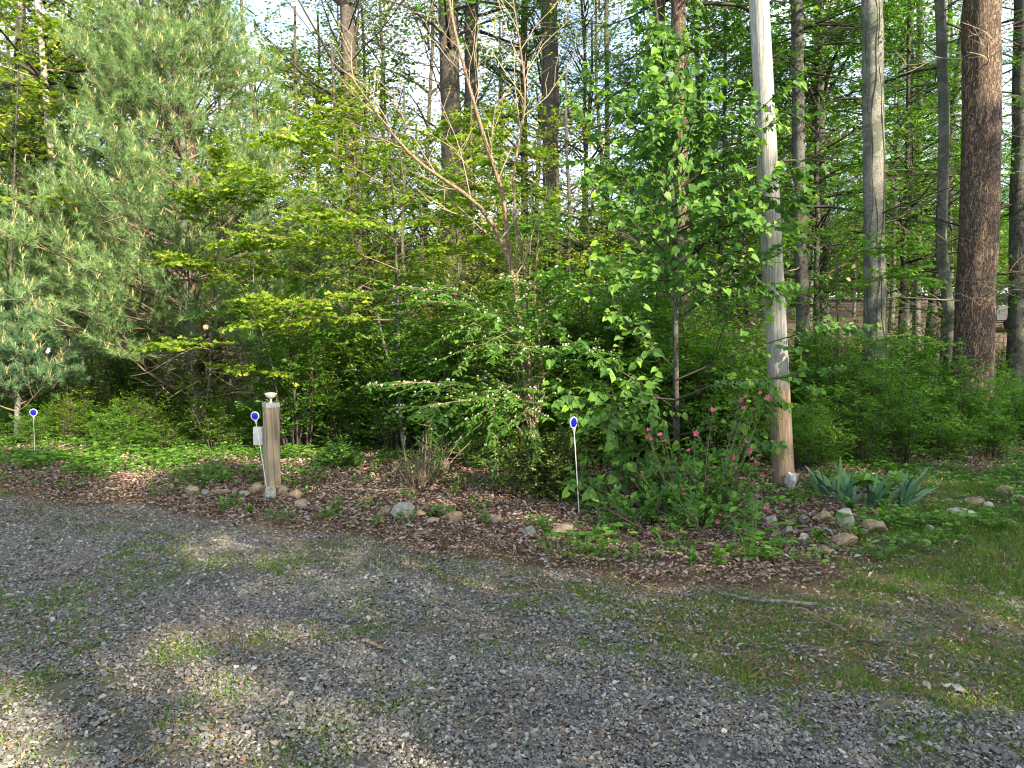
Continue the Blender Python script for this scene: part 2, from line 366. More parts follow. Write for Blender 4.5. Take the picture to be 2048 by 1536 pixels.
def noise2(x, y, s, seed=0):
    """value noise in 0..1"""
    x = np.asarray(x) * s + 57.3 * seed; y = np.asarray(y) * s + 91.7 * seed
    xi = np.floor(x).astype(np.int64); yi = np.floor(y).astype(np.int64); fx = x - xi; fy = y - yi
    h = lambda a, b: (np.abs(np.sin(a * 127.1 + b * 311.7 + seed * 17.3) * 43758.5453) % 1.0)
    fx = fx * fx * (3 - 2 * fx); fy = fy * fy * (3 - 2 * fy)
    return (h(xi, yi) * (1 - fx) + h(xi + 1, yi) * fx) * (1 - fy) + (h(xi, yi + 1) * (1 - fx) + h(xi + 1, yi + 1) * fx) * fy
def fbm(x, y, s, seed=0): return (noise2(x, y, s, seed) + .5 * noise2(x, y, s * 2.1, seed + 1) + .25 * noise2(x, y, s * 4.3, seed + 2)) / 1.75
def edge_d(x, y):
    """distance beyond the far edge of the drive, ragged"""
    return y - np.interp(x, EDGE[:, 0], EDGE[:, 1]) + .35 * (fbm(x, y, 1.6, 3) - .5)
def lobe_m(x, y):
    jx = .35 * (fbm(x, y, 1.7, 8) - .5); return inside(LOBE, x + jx, y + jx)
def turf_m(x, y):
    """how grassy the ground beyond the edge is: right hand side"""
    return smooth(.44, .58, x / np.maximum(y, 1)) * smooth(-.35, .2, edge_d(x, y)) * smooth(9.6, 7.6, y) * smooth(.25, .5, fbm(x, y, .9, 21) + .14)
def moss_m(x, y):
    m = smooth(.46, .66, fbm(x, y, .85, 5)) * .8
    strip = smooth(.9, .2, np.abs(y - (5.2 - .38 * (x + 1.0)))) * .5 + smooth(.8, .1, np.abs(y - (3.2 - .1 * x))) * .25 * (x < 0)
    return np.clip(m * .7 + strip * smooth(.4, .62, fbm(x, y, 1.3, 9)), 0, 1)

# ------------------------------------------------------------------ ground sheet
def build_ground():
    xs = np.concatenate([np.linspace(-160, -20, 15)[:-1], np.linspace(-20, -8, 25)[:-1], np.arange(-8, 8, .07), np.linspace(8, 20, 25), np.linspace(20, 160, 15)[1:]])
    ys = np.concatenate([np.linspace(-60, -2, 13)[:-1], np.linspace(-2, 2, 12)[:-1], np.arange(2, 12, .07), np.linspace(12, 30, 60), np.linspace(30, 200, 35)[1:]])
    X, Y = np.meshgrid(xs, ys); Z = gz(X, Y)
    e = edge_d(X, Y); near = (np.abs(X) < 8.5) & (Y > 1.5) & (Y < 12.5)
    rough = (fbm(X, Y, 9, 31) - .5) * .02 * near + (fbm(X, Y, 3, 33) - .5) * .05 * smooth(0, 1, e) * near
    Z = Z + rough - .006
    V = np.stack([X, Y, Z], -1).reshape(-1, 3); nx = len(xs); ny = len(ys)
    i = np.arange(ny - 1)[:, None] * nx + np.arange(nx - 1)[None]
    Fq = np.stack([i, i + 1, i + nx + 1, i + nx], -1).reshape(-1, 4)
    a = Acc(); a.add(V, Fq, .5, 0, True); me = a.mesh('ground', GROUND_MAT)
    lit = np.where(lobe_m(X, Y) & (e < .3), .35, smooth(-.25, .15, e)); soil = lit
    for nm, arr in (('litter', soil), ('moss', np.clip(moss_m(X, Y) * (e < 0) + .75 * (lobe_m(X, Y) & (e < .3)) * smooth(.25, .6, fbm(X, Y, 2.2, 41)), 0, 1)), ('turf', turf_m(X, Y))):
        at = me.attributes.new(nm, 'FLOAT', 'POINT'); at.data.foreach_set('value', np.asarray(arr, np.float32).ravel())
    o = link('ground', me); tag(o, kind='structure'); return o
m, nt, out = newmat('ground'); L = nt.links; GROUND_MAT = m
tc = nt.nodes.new('ShaderNodeTexCoord')
n1 = nd(nt, 'ShaderNodeTexNoise', Scale=26, Detail=8, Roughness=.7); L.new(tc.outputs['Object'], n1.inputs[0])
vo = nd(nt, 'ShaderNodeTexVoronoi', Scale=55); L.new(tc.outputs['Object'], vo.inputs['Vector'])
n3 = nd(nt, 'ShaderNodeTexNoise', Scale=150, Detail=3); L.new(tc.outputs['Object'], n3.inputs[0])
gcol = ramp(nt, vo.outputs['Color'], [(.15, (.07, .066, .06)), (.5, (.13, .125, .115)), (.9, (.23, .22, .205))])
lcol = ramp(nt, n1.outputs[0], [(.3, (.035, .02, .013)), (.5, (.10, .058, .035)), (.7, (.2, .13, .085))])
mcol = ramp(nt, n1.outputs[0], [(.3, (.06, .06, .025)), (.55, (.12, .115, .04)), (.72, (.2, .15, .08))])
tcol = ramp(nt, n1.outputs[0], [(.3, (.05, .05, .02)), (.55, (.08, .10, .025)), (.75, (.14, .10, .05))])
def mixc(f, a, b):
    q = nd(nt, 'ShaderNodeMix', data_type='RGBA'); L.new(f, q.inputs[0]); L.new(a, q.inputs[6]); L.new(b, q.inputs[7]); return q.outputs[2]
def att(n): return nd(nt, 'ShaderNodeAttribute', attribute_name=n).outputs['Fac']
c = mixc(att('litter'), gcol, lcol); c = mixc(att('moss'), c, mcol); c = mixc(att('turf'), c, tcol)
pb = nd(nt, 'ShaderNodeBsdfPrincipled', Roughness=.95); L.new(c, pb.inputs['Base Color'])
bp = nd(nt, 'ShaderNodeBump', Strength=.9, Distance=.02); L.new(math_(nt, 'ADD', n1.outputs[0], math_(nt, 'ADD', vo.outputs['Distance'], n3.outputs[0])), bp.inputs['Height']); L.new(bp.outputs[0], pb.inputs['Normal'])
L.new(pb.outputs[0], out.inputs[0])
build_ground()

# ------------------------------------------------------------------ scattering of what nobody could count
def scatter(name, pts, protos, rot, scl, label, cat, tilt=None, pid=None):
    """points carry small clumps; geometry nodes set one of the clump meshes on each point"""
    n = len(pts)
    me = bpy.data.meshes.new(name); me.vertices.add(n); me.vertices.foreach_set('co', np.asarray(pts, np.float32).ravel())
    rv = np.zeros((n, 3), np.float32); rv[:, 2] = rot
    if tilt is not None: rv[:, :2] = tilt
    a = me.attributes.new('rot', 'FLOAT_VECTOR', 'POINT'); a.data.foreach_set('vector', rv.ravel())
    a = me.attributes.new('scl', 'FLOAT', 'POINT'); a.data.foreach_set('value', np.asarray(scl, np.float32))
    a = me.attributes.new('pid', 'INT', 'POINT'); a.data.foreach_set('value', (rng.integers(0, len(protos), n) if pid is None else np.array(pid)).astype(np.int32))
    cl = bpy.data.collections.new(name + '_clumps')
    for k, pm in enumerate(protos): cl.objects.link(bpy.data.objects.new('%s_clump_%02d' % (name, k), pm))
    ng = bpy.data.node_groups.new(name, 'GeometryNodeTree')
    ng.interface.new_socket('Geometry', in_out='INPUT', socket_type='NodeSocketGeometry'); ng.interface.new_socket('Geometry', in_out='OUTPUT', socket_type='NodeSocketGeometry')
    N = ng.nodes; gi = N.new('NodeGroupInput'); go = N.new('NodeGroupOutput'); io = N.new('GeometryNodeInstanceOnPoints'); ci = N.new('GeometryNodeCollectionInfo')
    ci.inputs['Collection'].default_value = cl; ci.inputs['Separate Children'].default_value = True; ci.inputs['Reset Children'].default_value = True
    def na(nm, ty): q = N.new('GeometryNodeInputNamedAttribute'); q.data_type = ty; q.inputs['Name'].default_value = nm; return q.outputs['Attribute']
    er = N.new('FunctionNodeEulerToRotation'); K = ng.links
    K.new(gi.outputs[0], io.inputs['Points']); K.new(ci.outputs[0], io.inputs['Instance']); io.inputs['Pick Instance'].default_value = True
    K.new(na('pid', 'INT'), io.inputs['Instance Index']); K.new(na('rot', 'FLOAT_VECTOR'), er.inputs[0]); K.new(er.outputs[0], io.inputs['Rotation'])
    K.new(na('scl', 'FLOAT'), io.inputs['Scale']); K.new(io.outputs[0], go.inputs[0])
    o = link(name, me); md = o.modifiers.new('scatter', 'NODES'); md.node_group = ng
    tag(o, label, cat, kind='stuff'); return o
def wedge(n, y0, y1, margin=1.2, xlo=-99, xhi=99, power=1.0):
    """random ground points in the part of the place in view and a bit beyond"""
    y = y0 + (y1 - y0) * rng.uniform(0, 1, n * 2) ** power
    hw = .75 * y1 + margin
    x = rng.uniform(-hw, hw, n * 2); k = (np.abs(x) < .75 * y + margin) & (x > xlo) & (x < xhi)
    return x[k][:n], y[k][:n]
def chip_clump(k, n=50, rad=.08, size=.0086):
    a = Acc()
    for _ in range(n):
        r = rad * math.sqrt(rng.uniform()); th = rng.uniform(0, 6.28); s = size * rng.lognormal(0, .35)
        base = np.array([[-1, -.7, 0], [.9, -.8, .1], [1.1, .6, 0], [-.7, .9, .1], [-.6, -.4, .7], [.6, -.3, .8], [.5, .5, .6], [-.4, .5, .75]]) * [.62, .5, .42]
        base = base + rng.normal(0, .13, base.shape); e = Euler((rng.normal(0, .22), rng.normal(0, .22), rng.uniform(0, 6.28))).to_matrix()
        V = (np.array(e) @ (base * s).T).T + [r * math.cos(th), r * math.sin(th), s * .12 + rng.uniform(0, .006)]
        a.add(V, [[4, 5, 6, 7], [0, 1, 5, 4], [1, 2, 6, 5], [2, 3, 7, 6], [3, 0, 4, 7]], rng.uniform(0, 1))
    return a.mesh('chips', M['gravel'])
CHIPS = [chip_clump(k) for k in range(12)]
CHIPS_BIG = [chip_clump(k, 7, .09, .018) for k in range(8)]
x, y = wedge(66000, 1.7, 11.5, 2.4, power=.8)
e = edge_d(x, y); lb = lobe_m(x, y); mo = moss_m(x, y)
keep = (e < -.02) & (rng.uniform(0, 1, len(x)) > np.where(lb, .88, mo * .8)) & (rng.uniform(0, 1, len(x)) < smooth(12, 8, y) * .75 + .25)
x, y = x[keep], y[keep]
scatter('gravel', np.stack([x, y, gz(x, y)], -1), CHIPS, rng.uniform(0, 6.28, len(x)), rng.uniform(.75, 1.3, len(x)), 'loose grey crushed stone chips covering the driveway', 'gravel')
x, y = wedge(2600, 1.9, 9, 1.2)
keep = (edge_d(x, y) < 0) & (rng.uniform(0, 1, len(x)) < smooth(.42, .7, fbm(x, y, 1.1, 51)) * np.where(lobe_m(x, y), .25, 1.0)); x, y = x[keep], y[keep]
scatter('coarse_gravel', np.stack([x, y, gz(x, y) + .004], -1), CHIPS_BIG, rng.uniform(0, 6.28, len(x)), rng.uniform(.7, 1.25, len(x)), 'larger pale stone chips strewn in bands over the driveway', 'gravel')

DEADLEAF = (np.array([[0, 0, 0], [-.38, .3, .16], [-.42, .65, .2], [0, 1, .05], [.42, .65, .24], [.36, .3, .18], [0, .5, -.03]]), np.array([[0, 6, 1], [1, 6, 2], [2, 6, 3], [3, 6, 4], [4, 6, 5], [5, 6, 0]]))
def litter_clump(n=24, rad=.135, size=.034, mat='dead', tmpl=DEADLEAF, tilt=.5, up=.02, ratio=.5):
    a = Acc(); r = rad * np.sqrt(rng.uniform(0, 1, n)); th = rng.uniform(0, 6.28, n)
    C = np.stack([r * np.cos(th), r * np.sin(th), rng.uniform(0, up, n)], -1); d = rng.normal(0, 1, (n, 3)); d[:, 2] *= .3
    L_ = size * rng.lognormal(0, .3, n)
    leaves(a, C, d, np.array([0, 0, 1.]) + rng.normal(0, tilt, (n, 3)), L_, L_ * ratio * rng.uniform(.6, 1.3, n), rng.uniform(0, 1, n), tmpl)
    return a.mesh('litter', M[mat])
LIT = [litter_clump() for _ in range(12)]
x, y = wedge(30000, 4.6, 17, 2.0, power=.9)
e = edge_d(x, y); tu = turf_m(x, y)
keep = (e > 0) & (rng.uniform(0, 1, len(x)) < (1 - .9 * tu) * (.5 + .5 * smooth(0, .5, e))); x, y = x[keep], y[keep]
scatter('leaf_litter', np.stack([x, y, gz(x, y) + .004], -1), LIT, rng.uniform(0, 6.28, len(x)), rng.uniform(.7, 1.25, len(x)), 'brown and grey fallen leaves carpeting the bed and woodland floor', 'leaf litter', rng.normal(0, .12, (len(x), 2)))
# small debris on the drive: bits of straw, leaf and bark
BITS = [litter_clump(8, .12, .022, 'straw', RHOMB, .4, .008, .28) for _ in range(6)]
x, y = wedge(28000, 1.7, 10, 2.4)
e = edge_d(x, y); lb = lobe_m(x, y)
pr = .12 + .9 * lb + .8 * smooth(-.9, .05, e) + .35 * smooth(.5, .7, fbm(x, y, 1.4, 61))
keep = (e < .5) & (rng.uniform(0, 1, len(x)) < pr); x, y = x[keep], y[keep]
scatter('bark_and_straw_bits', np.stack([x, y, gz(x, y) + .012], -1), BITS, rng.uniform(0, 6.28, len(x)), rng.uniform(.6, 1.3, len(x)), 'small tan and rusty bits of bark and leaf on the drive', 'debris')
# grass
def tuft(n, h, spread, mat='grass', w=.004, lean=.6, dead=.15):
    a = Acc(); th = rng.uniform(0, 6.28, n); r = spread * np.sqrt(rng.uniform(0, 1, n)); C = np.stack([r * np.cos(th), r * np.sin(th), np.zeros(n)], -1)
    d = np.stack([rng.normal(0, lean, n), rng.normal(0, lean, n), np.ones(n)], -1); hh = h * rng.uniform(.5, 1.2, n)
    tone = np.where(rng.uniform(0, 1, n) < dead, .97, rng.uniform(0, .8, n))
    leaves(a, C, d, rng.normal(0, 1, (n, 3)), hh, w, tone, (np.array([[-.5, 0, 0], [.5, 0, 0], [.35, .6, .06], [0, 1, .25], [-.35, .6, .06]]), np.array([[0, 1, 2], [0, 2, 4], [4, 2, 3]])))
    return a.mesh('tuft', M[mat])
SHORT = [tuft(16, .022, .045, 'grass', .004, 1.1, .2) for _ in range(6)]
x, y = wedge(80000, 1.7, 9.5, 2.4); e = edge_d(x, y); lb = lobe_m(x, y); mo = moss_m(x, y)
fb = fbm(x, y, 3.2, 71)
pr = (e < 0) * (mo * .95 * smooth(.35, .55, fb) + lb * (.45 + .55 * smooth(.36, .55, fb)) + .05 * smooth(.5, .75, fb)) + (e > 0) * (e < .6) * .10
keep = rng.uniform(0, 1, len(x)) < pr; x, y = x[keep], y[keep]
scatter('sparse_short_grass', np.stack([x, y, gz(x, y) + .002], -1), SHORT, rng.uniform(0, 6.28, len(x)), rng.uniform(.6, 1.5, len(x)), 'sparse short grass and moss coming up through the gravel', 'grass')
LONG = [tuft(34, .06, .07, 'grass', .004, .55, .12) for _ in range(6)]
x, y = wedge(16000, 3.8, 10, 2.0, xlo=1.8); pr = turf_m(x, y) * (.35 + .65 * smooth(.4, .6, fbm(x, y, 2.1, 81)))
keep = rng.uniform(0, 1, len(x)) < pr; x, y = x[keep], y[keep]
scatter('turf_grass', np.stack([x, y, gz(x, y)], -1), LONG, rng.uniform(0, 6.28, len(x)), rng.uniform(.5, 1.2, len(x)), 'ragged green grass growing between the stones at the right', 'grass')
# low leafy ground cover
def cover_clump(n=9, h=.1, size=.05, rad=.12, mat='weed', tmpl=OVAL, ratio=.62):
    a = Acc(); th = rng.uniform(0, 6.28, n); r = rad * np.sqrt(rng.uniform(0, 1, n)); hh = h * rng.uniform(.35, 1, n)
    B = np.stack([r * .3 * np.cos(th), r * .3 * np.sin(th), np.zeros(n)], -1); T = np.stack([r * np.cos(th), r * np.sin(th), hh], -1)
    tubes(a, np.stack([B, (B + T) / 2 + [0, 0, .01], T], 1), np.array([[.0018, .0015, .001]]), 3, .3, 1)
    for q in range(3):
        d = np.stack([np.cos(th + (q - 1) * 1.5), np.sin(th + (q - 1) * 1.5), rng.normal(0, .15, n)], -1)
        s_ = size * rng.uniform(.6, 1.2, n); leaves(a, T, d, np.array([0, 0, 1.]) + rng.normal(0, .3, (n, 3)), s_, s_ * ratio, rng.uniform(0, 1, n), tmpl)
    return a.mesh('cover', [M[mat], M['twiggreen']])
COV = [cover_clump() for _ in range(6)] + [cover_clump(7, .16, .055, .12, 'mid') for _ in range(3)]
x, y = wedge(16000, 5.0, 14, 2.0); e = edge_d(x, y)
left = smooth(-1.9, -2.7, x - .0 * y) * smooth(.75, 1.3, e) * .95
right = smooth(2.2, 3.4, x) * smooth(.3, .8, e) * .2
fore = .5 * smooth(.2, .6, x) * smooth(5.0, 3.2, x) * smooth(.25, .5, e) * smooth(1.7, .9, e)
pr = (.06 + left + right + fore + .16 * smooth(1.0, 3, e)) * (.25 + .75 * smooth(.4, .6, fbm(x, y, 1.9, 91))) * (e > .15)
keep = rng.uniform(0, 1, len(x)) < pr; x, y = x[keep], y[keep]
scatter('ground_cover', np.stack([x, y, gz(x, y)], -1), COV, rng.uniform(0, 6.28, len(x)), rng.uniform(.5, 1.25, len(x)), 'low leafy green ground cover spreading over the leaf litter', 'ground cover')

# ------------------------------------------------------------------ where a thing stands, in words
MARKS = [(70, 'the lone left marker'), (228, 'the pale straight trunk'), (392, 'the white pine'), (541, 'the wooden post'), (700, 'the many-branched trunk'), (797, 'the layered sapling'), (903, 'the thick grey trunk'), (1060, 'the tan multi-stem tree'), (1103, 'the vine-wound trunk'), (1352, 'the heart-leaved tree'), (1555, 'the utility pole'), (1650, 'the blackish trunk'), (1748, 'the smooth pale trunk'), (1888, 'the lichened crooked trunk'), (1958, 'the big pine')]
SEEN = {}
def whereabouts(x, y, rows):
    px = 1024 + x / y * F; q = min(MARKS, key=lambda m_: abs(m_[0] - px)); dx = px - q[0]
    if px < -30: return [w for l, w in rows if y < l][0], 'by the left edge'
    elif px > 2080: return [w for l, w in rows if y < l][0], 'by the right edge'
    elif abs(dx) < 22: side = 'straight behind'
    else: side = ('just ' if abs(dx) < 50 else '') + ('right of' if dx > 0 else 'left of')
    for lim, word in rows:
        if y < lim: return word, side + ' ' + q[1]
    return rows[-1][1], side + ' ' + q[1]
def spot_label(start, x, y, rows):
    w_, s_ = whereabouts(x, y, rows); return '%s, %s %s' % (start, w_, s_)
# ------------------------------------------------------------------ trees
def trunk_path(pts_px, d, top=None, n=14, wob=.01):
    """pts_px: pixels down the trunk from top to the lowest visible one; carried on to the ground and up beyond the picture"""
    q = [P(a, b, d) for a, b in pts_px]
    bot = q[-1]; pr = q[-2] if len(q) > 1 else None
    sl = (bot - pr) / max(1e-6, (pr.z - bot.z)) if pr is not None else Vector((0, 0, -1))
    g = float(gz(bot.x, d)) - .08
    base = bot + Vector((sl.x, sl.y, -1)) * max(0, bot.z - g) * 1.0; base.z = g
    up = unit(np.array(q[0] - q[1])) if len(q) > 1 else np.array([0, 0, 1.])
    path = [base] + q[::-1]
    if top: path.append(Vector(q[0]) + Vector(up) * max(.1, (top - q[0].z)))
    arr = np.array([list(v) for v in path])
    s = np.concatenate([[0], np.cumsum(np.linalg.norm(np.diff(arr, axis=0), axis=1))]); t = np.linspace(0, s[-1], n)
    out = np.stack([np.interp(t, s, arr[:, k]) for k in range(3)], -1)
    out[1:-1, :2] += rng.normal(0, wob, (n - 2, 2))
    return out
def crown_broad(seed, H=8, Rr=2.6, nb=24, leaf=.10, mat='mid', lo=.1, per=6, tw=6, tmpl=RHOMB, bark='twigdark', elev=.35, lpt=6):
    """spreading leafy crown around the z axis, from z = 0 to H"""
    a = Acc(); t = np.sort(rng.uniform(lo, 1, nb)); az = rng.uniform(0, 6.28, nb)
    L_ = Rr * (1.05 - .75 * t) * rng.uniform(.7, 1.15, nb); el = elev + .5 * t
    A = np.stack([np.zeros(nb), np.zeros(nb), t * H], -1); D = np.stack([np.cos(az) * np.cos(el), np.sin(az) * np.cos(el), np.sin(el)], -1)
    B = walk(A, D, L_, 6, -.15, .13); tubes(a, B, taper(nb, 6, .012 + .014 * L_, .004), 4, .5, 1)
    B2, _ = spawn(B, per, (.2, 1), lambda q: Rr * .42 * (1.2 - .6 * q), .85, 4, .7, 0, .15)
    tubes(a, B2, taper(len(B2), 4, .007, .002), 3, .5, 1)
    B3, _ = spawn(B2, tw, (.1, 1), Rr * .17, .8, 3, .8, -.1, .1); tubes(a, B3, taper(len(B3), 3, .003, .001), 3, .5, 1)
    C, Dd, Nn, tt = leaf_sites(B3, lpt, 1.0, .25, .45)
    s_ = leaf * rng.uniform(.6, 1.25, len(C)); leaves(a, C, Dd, Nn, s_, s_ * .62, np.clip(rng.normal(.5, .2, len(C)) + .12 * tt, 0, 1), tmpl)
    return a.mesh('crown', [M[mat], M[bark]])
def crown_layered(seed, H=7, Rr=2.4, nb=30, mat='hemlock', leaf=.055, per=9, tw=7, lpt=8, droop=-.35, elev=.0, bark='twigdark'):
    """conifer-like crown of flat drooping sprays"""
    a = Acc(); t = np.sort(rng.uniform(0, 1, nb)); az = rng.uniform(0, 6.28, nb); L_ = Rr * (1.05 - .8 * t) * rng.uniform(.65, 1.15, nb)
    A = np.stack([np.zeros(nb), np.zeros(nb), t * H], -1); D = np.stack([np.cos(az), np.sin(az), np.full(nb, elev) + rng.normal(0, .15, nb)], -1)
    B = walk(A, unit(D), L_, 6, droop, .08); tubes(a, B, taper(nb, 6, .01 + .009 * L_, .003), 4, .5, 1)
    B2, _ = spawn(B, per, (.12, 1), lambda q: Rr * .34 * (1.15 - .8 * q), .95, 4, .93, droop * .5, .08); tubes(a, B2, taper(len(B2), 4, .005, .0015), 3, .5, 1)
    B3, _ = spawn(B2, tw, (.05, 1), Rr * .09, .9, 2, .95, -.1, .05)
    C, Dd, Nn, tt = leaf_sites(B3, lpt, .9, .12, .25); s_ = leaf * rng.uniform(.6, 1.2, len(C))
    leaves(a, C, Dd, Nn, s_, s_ * .4, np.clip(rng.normal(.45, .22, len(C)), 0, 1)); return a.mesh('crown', [M[mat], M[bark]])
def bare_branches(path, n, rng_t, Lb, r0, mat='twigdark', per=6, droop=0.0, sub=True, flat=.75):
    a = Acc(); m_ = len(path); t = rng.uniform(*rng_t, n); f = t * (m_ - 1); i = np.clip(f.astype(int), 0, m_ - 2); w = (f - i)[:, None]
    A = path[i] * (1 - w) + path[i + 1] * w; az = rng.uniform(0, 6.28, n); el = rng.normal(.1, .25, n)
    D = np.stack([np.cos(az) * np.cos(el), np.sin(az) * np.cos(el), np.sin(el)], -1); LL = Lb * rng.uniform(.5, 1.3, n)
    B = walk(A, D, LL, 7, droop, .12); tubes(a, B, taper(n, 7, r0, r0 * .25), 4, .5, 0)
    if sub:
        B2, _ = spawn(B, per, (.25, 1), Lb * .35, .8, 4, flat, droop, .15); tubes(a, B2, taper(len(B2), 4, r0 * .4, r0 * .12), 3, .5, 0)
        B3, _ = spawn(B2, 4, (.2, 1), Lb * .14, .8, 3, flat, droop, .15); tubes(a, B3, taper(len(B3), 3, r0 * .16, r0 * .08), 3, .5, 0)
    return a.mesh('branches', M[mat])

CR = {
 'maple_a': crown_broad(1, 8, 2.7, 34, .11, 'spring', .0, 6, 5, RHOMB, 'twigdark', .3, 6),
 'maple_b': crown_broad(2, 8, 2.4, 32, .10, 'mid', .0, 6, 6, RHOMB, 'twigdark', .25, 6),
 'deep_a': crown_broad(3, 8, 2.8, 36, .11, 'mid', .0, 6, 6, RHOMB, 'twigdark', .15, 6),
 'bare_a': crown_broad(5, 8, 2.6, 30, .075, 'spring', .0, 6, 6, RHOMB, 'twigdark', .45, 2),
 'hem_a': crown_layered(1, 8, 2.6, 34), 'hem_b': crown_layered(2, 7, 2.1, 28, 'hemlock', .05, 8, 7, 8, -.5),
}
def big_tree(name, label, pts, d, r_bot, r_top, bark, crown=None, cz=6.0, cs=1.0, top=16, dead=0, dead_rng=(.15, .6), deadL=1.6, cat='tree', group=None, deadmat='twigdark', sides=14, n=16, rough=.05, vine=False, wob=.012):
    path = trunk_path(pts, d, top, n, wob); base = Vector(path[0]); rel = path - path[0]
    root = empty(name, base); tag(root, label, cat, group)
    a = Acc(); rr = np.linspace(r_bot, r_top, n); rr[0] *= 1.45; rr[1] *= 1.08
    fine = 3 * n; tt = np.linspace(0, 1, fine); relf = np.stack([np.interp(tt, np.linspace(0, 1, n), rel[:, k]) for k in range(3)], -1); rf = np.interp(tt, np.linspace(0, 1, n), rr)
    tubes(a, relf, rf, sides, .5, 0, rough=rough)
    k = [link('trunk', a.mesh('trunk', M[bark]), root)]
    if dead: k.append(link('dead_branches', bare_branches(rel, dead, dead_rng, deadL, .016, deadmat), root)); tag(k[-1], kind='stuff')
    if vine:
        a = Acc(); z = rel[:, 2]; q = np.linspace(0, z[-1] * .7, 90)
        for ph in ((-1.9, -1.2, -.7, -2.4) if vine == 'thin' else (0, 2.6)):
            cx = np.interp(q, z, rel[:, 0]); cy = np.interp(q, z, rel[:, 1]); rad = np.interp(q, z, rr) + (.002 if vine == 'thin' else .012); th = (ph + .28 * np.sin(q * 1.7 + ph * 5) + .1 * np.sin(q * 6.1 + ph)) if vine == 'thin' else q * .9 + ph + .5 * np.sin(q * 2)
            tubes(a, np.stack([cx + rad * np.cos(th), cy + rad * np.sin(th), q], -1), np.full(90, .0045 if vine == 'thin' else .016), 5, .5, 0)
            if vine == 'thin': continue
            vv = np.stack([cx + rad * np.cos(th), cy + rad * np.sin(th), q], -1)[None]
            C, Dd, Nn, tt2 = leaf_sites(vv, 60, 1.2, .1, .8); leaves(a, C, Dd, Nn, .07, .05, rng.uniform(.2, .9, len(C)), RHOMB, 1)
        k.append(link('climbing_vine', a.mesh('vine', [M['twigdark' if vine == 'thin' else 'twig'], M['mid']]), root)); tag(k[-1], 'thin dark vines creeping up the bark' if vine == 'thin' else 'brown climbing vine wound round the trunk')
    if crown:
        zf = np.array([np.interp(cz, rel[:, 2], rel[:, 0]), np.interp(cz, rel[:, 2], rel[:, 1]), cz])
        c_ = link('crown', CR[crown], root, zf); c_.scale = (cs, cs, cs); c_.rotation_euler = (0, 0, rng.uniform(0, 6.28)); k.append(c_)
    reg(root, *k); return root
big_tree('forest_tree', 'dark trunk with many bare side branches, left of the tan multi-stem tree', [(690, -60), (693, 0), (703, 300), (716, 700)], 14, .15, .10, 'bark_grey', 'bare_a', 5.2, 1.0, dead=44, dead_rng=(.12, .8), deadL=2.3)
big_tree('forest_tree', 'thick grey trunk left of its close dark neighbour, upper middle', [(893, -60), (895, 0), (902, 300), (906, 620)], 15, .23, .18, 'bark_grey', 'maple_b', 7.2, 1.1, dead=5)
big_tree('forest_tree', 'narrower brown trunk leaning close against a thick grey trunk', [(948, -60), (944, 0), (938, 300), (930, 620)], 15.6, .17, .12, 'bark_grey', 'maple_b', 8.0, 1.0, dead=4)
big_tree('forest_tree', 'straight grey trunk wound by a thick climbing vine', [(1097, -60), (1098, 0), (1101, 300), (1106, 620)], 15, .185, .15, 'bark_grey', 'bare_a', 8.4, 1.0, dead=3, vine=True)
big_tree('forest_tree', 'thin dark straight trunk between brown trunk and vine-wound trunk', [(1049, -60), (1048, 30), (1048, 300), (1049, 560)], 16.5, .09, .07, 'bark_dark', 'bare_a', 5, .8, dead=10)
big_tree('forest_tree', 'slender pale brown trunk standing before open sky left of the heart-leaved tree', [(1213, -60), (1213, 0), (1215, 400)], 19, .07, .05, 'bark_grey', None, dead=34, deadL=1.7, dead_rng=(.12, .8))
big_tree('forest_tree', 'furrowed trunk just behind the left side of the heart-leaved tree top', [(1316, -60), (1318, 0), (1324, 500)], 13, .12, .09, 'bark_pine', 'hem_b', 6.2, 1.0, dead=5)
big_tree('forest_tree', 'furrowed brown trunk behind the right side of the heart-leaved tree top', [(1353, -60), (1355, 0), (1364, 500)], 12.6, .14, .11, 'bark_pine', 'deep_a', 6.6, 1.0, dead=5)
big_tree('forest_tree', 'rough dark trunk right beside the grey utility pole', [(1588, -60), (1592, 0), (1598, 300), (1606, 660)], 13, .12, .09, 'bark_dark', 'hem_a', 3.6, 1.0, dead=10, deadmat='twig')
big_tree('forest_tree', 'blackish trunk second to the right of the utility pole', [(1634, -60), (1637, 0), (1640, 300), (1646, 640)], 15.5, .12, .08, 'bark_dark', 'deep_a', 4.0, 1.0, dead=8)
big_tree('forest_tree', 'smooth pale grey lichened trunk between utility pole and big pine', [(1743, -60), (1745, 0), (1747, 300), (1752, 640), (1752, 760)], 11.5, .17, .14, 'bark_pale', 'deep_a', 7.0, 1.1, dead=3, rough=.05, vine='thin')
big_tree('forest_tree', 'thin dark trunk to the right of the smooth pale trunk', [(1822, -60), (1820, 60), (1818, 340), (1812, 660)], 17, .085, .06, 'bark_dark', 'hem_a', 4.6, 1.0, dead=14)
big_tree('forest_tree', 'slim dark upright trunk midway between pale trunk and crooked lichened trunk', [(1842, -60), (1840, 60), (1838, 340), (1834, 640)], 20, .10, .07, 'bark_dark', 'hem_b', 4.6, 1.2, dead=10)
big_tree('forest_tree', 'slightly crooked lichen-spotted grey trunk left of the big pine', [(1872, -60), (1876, 0), (1888, 200), (1886, 330), (1894, 640)], 12.5, .095, .07, 'bark_pale', 'hem_a', 6.0, .9, dead=12, deadmat='twig', wob=.02)
big_tree('forest_tree', 'slender trunk standing tight against the left side of the big pine', [(1944, -60), (1941, 0), (1934, 260), (1920, 640)], 12.2, .07, .05, 'bark_grey', None, dead=7)
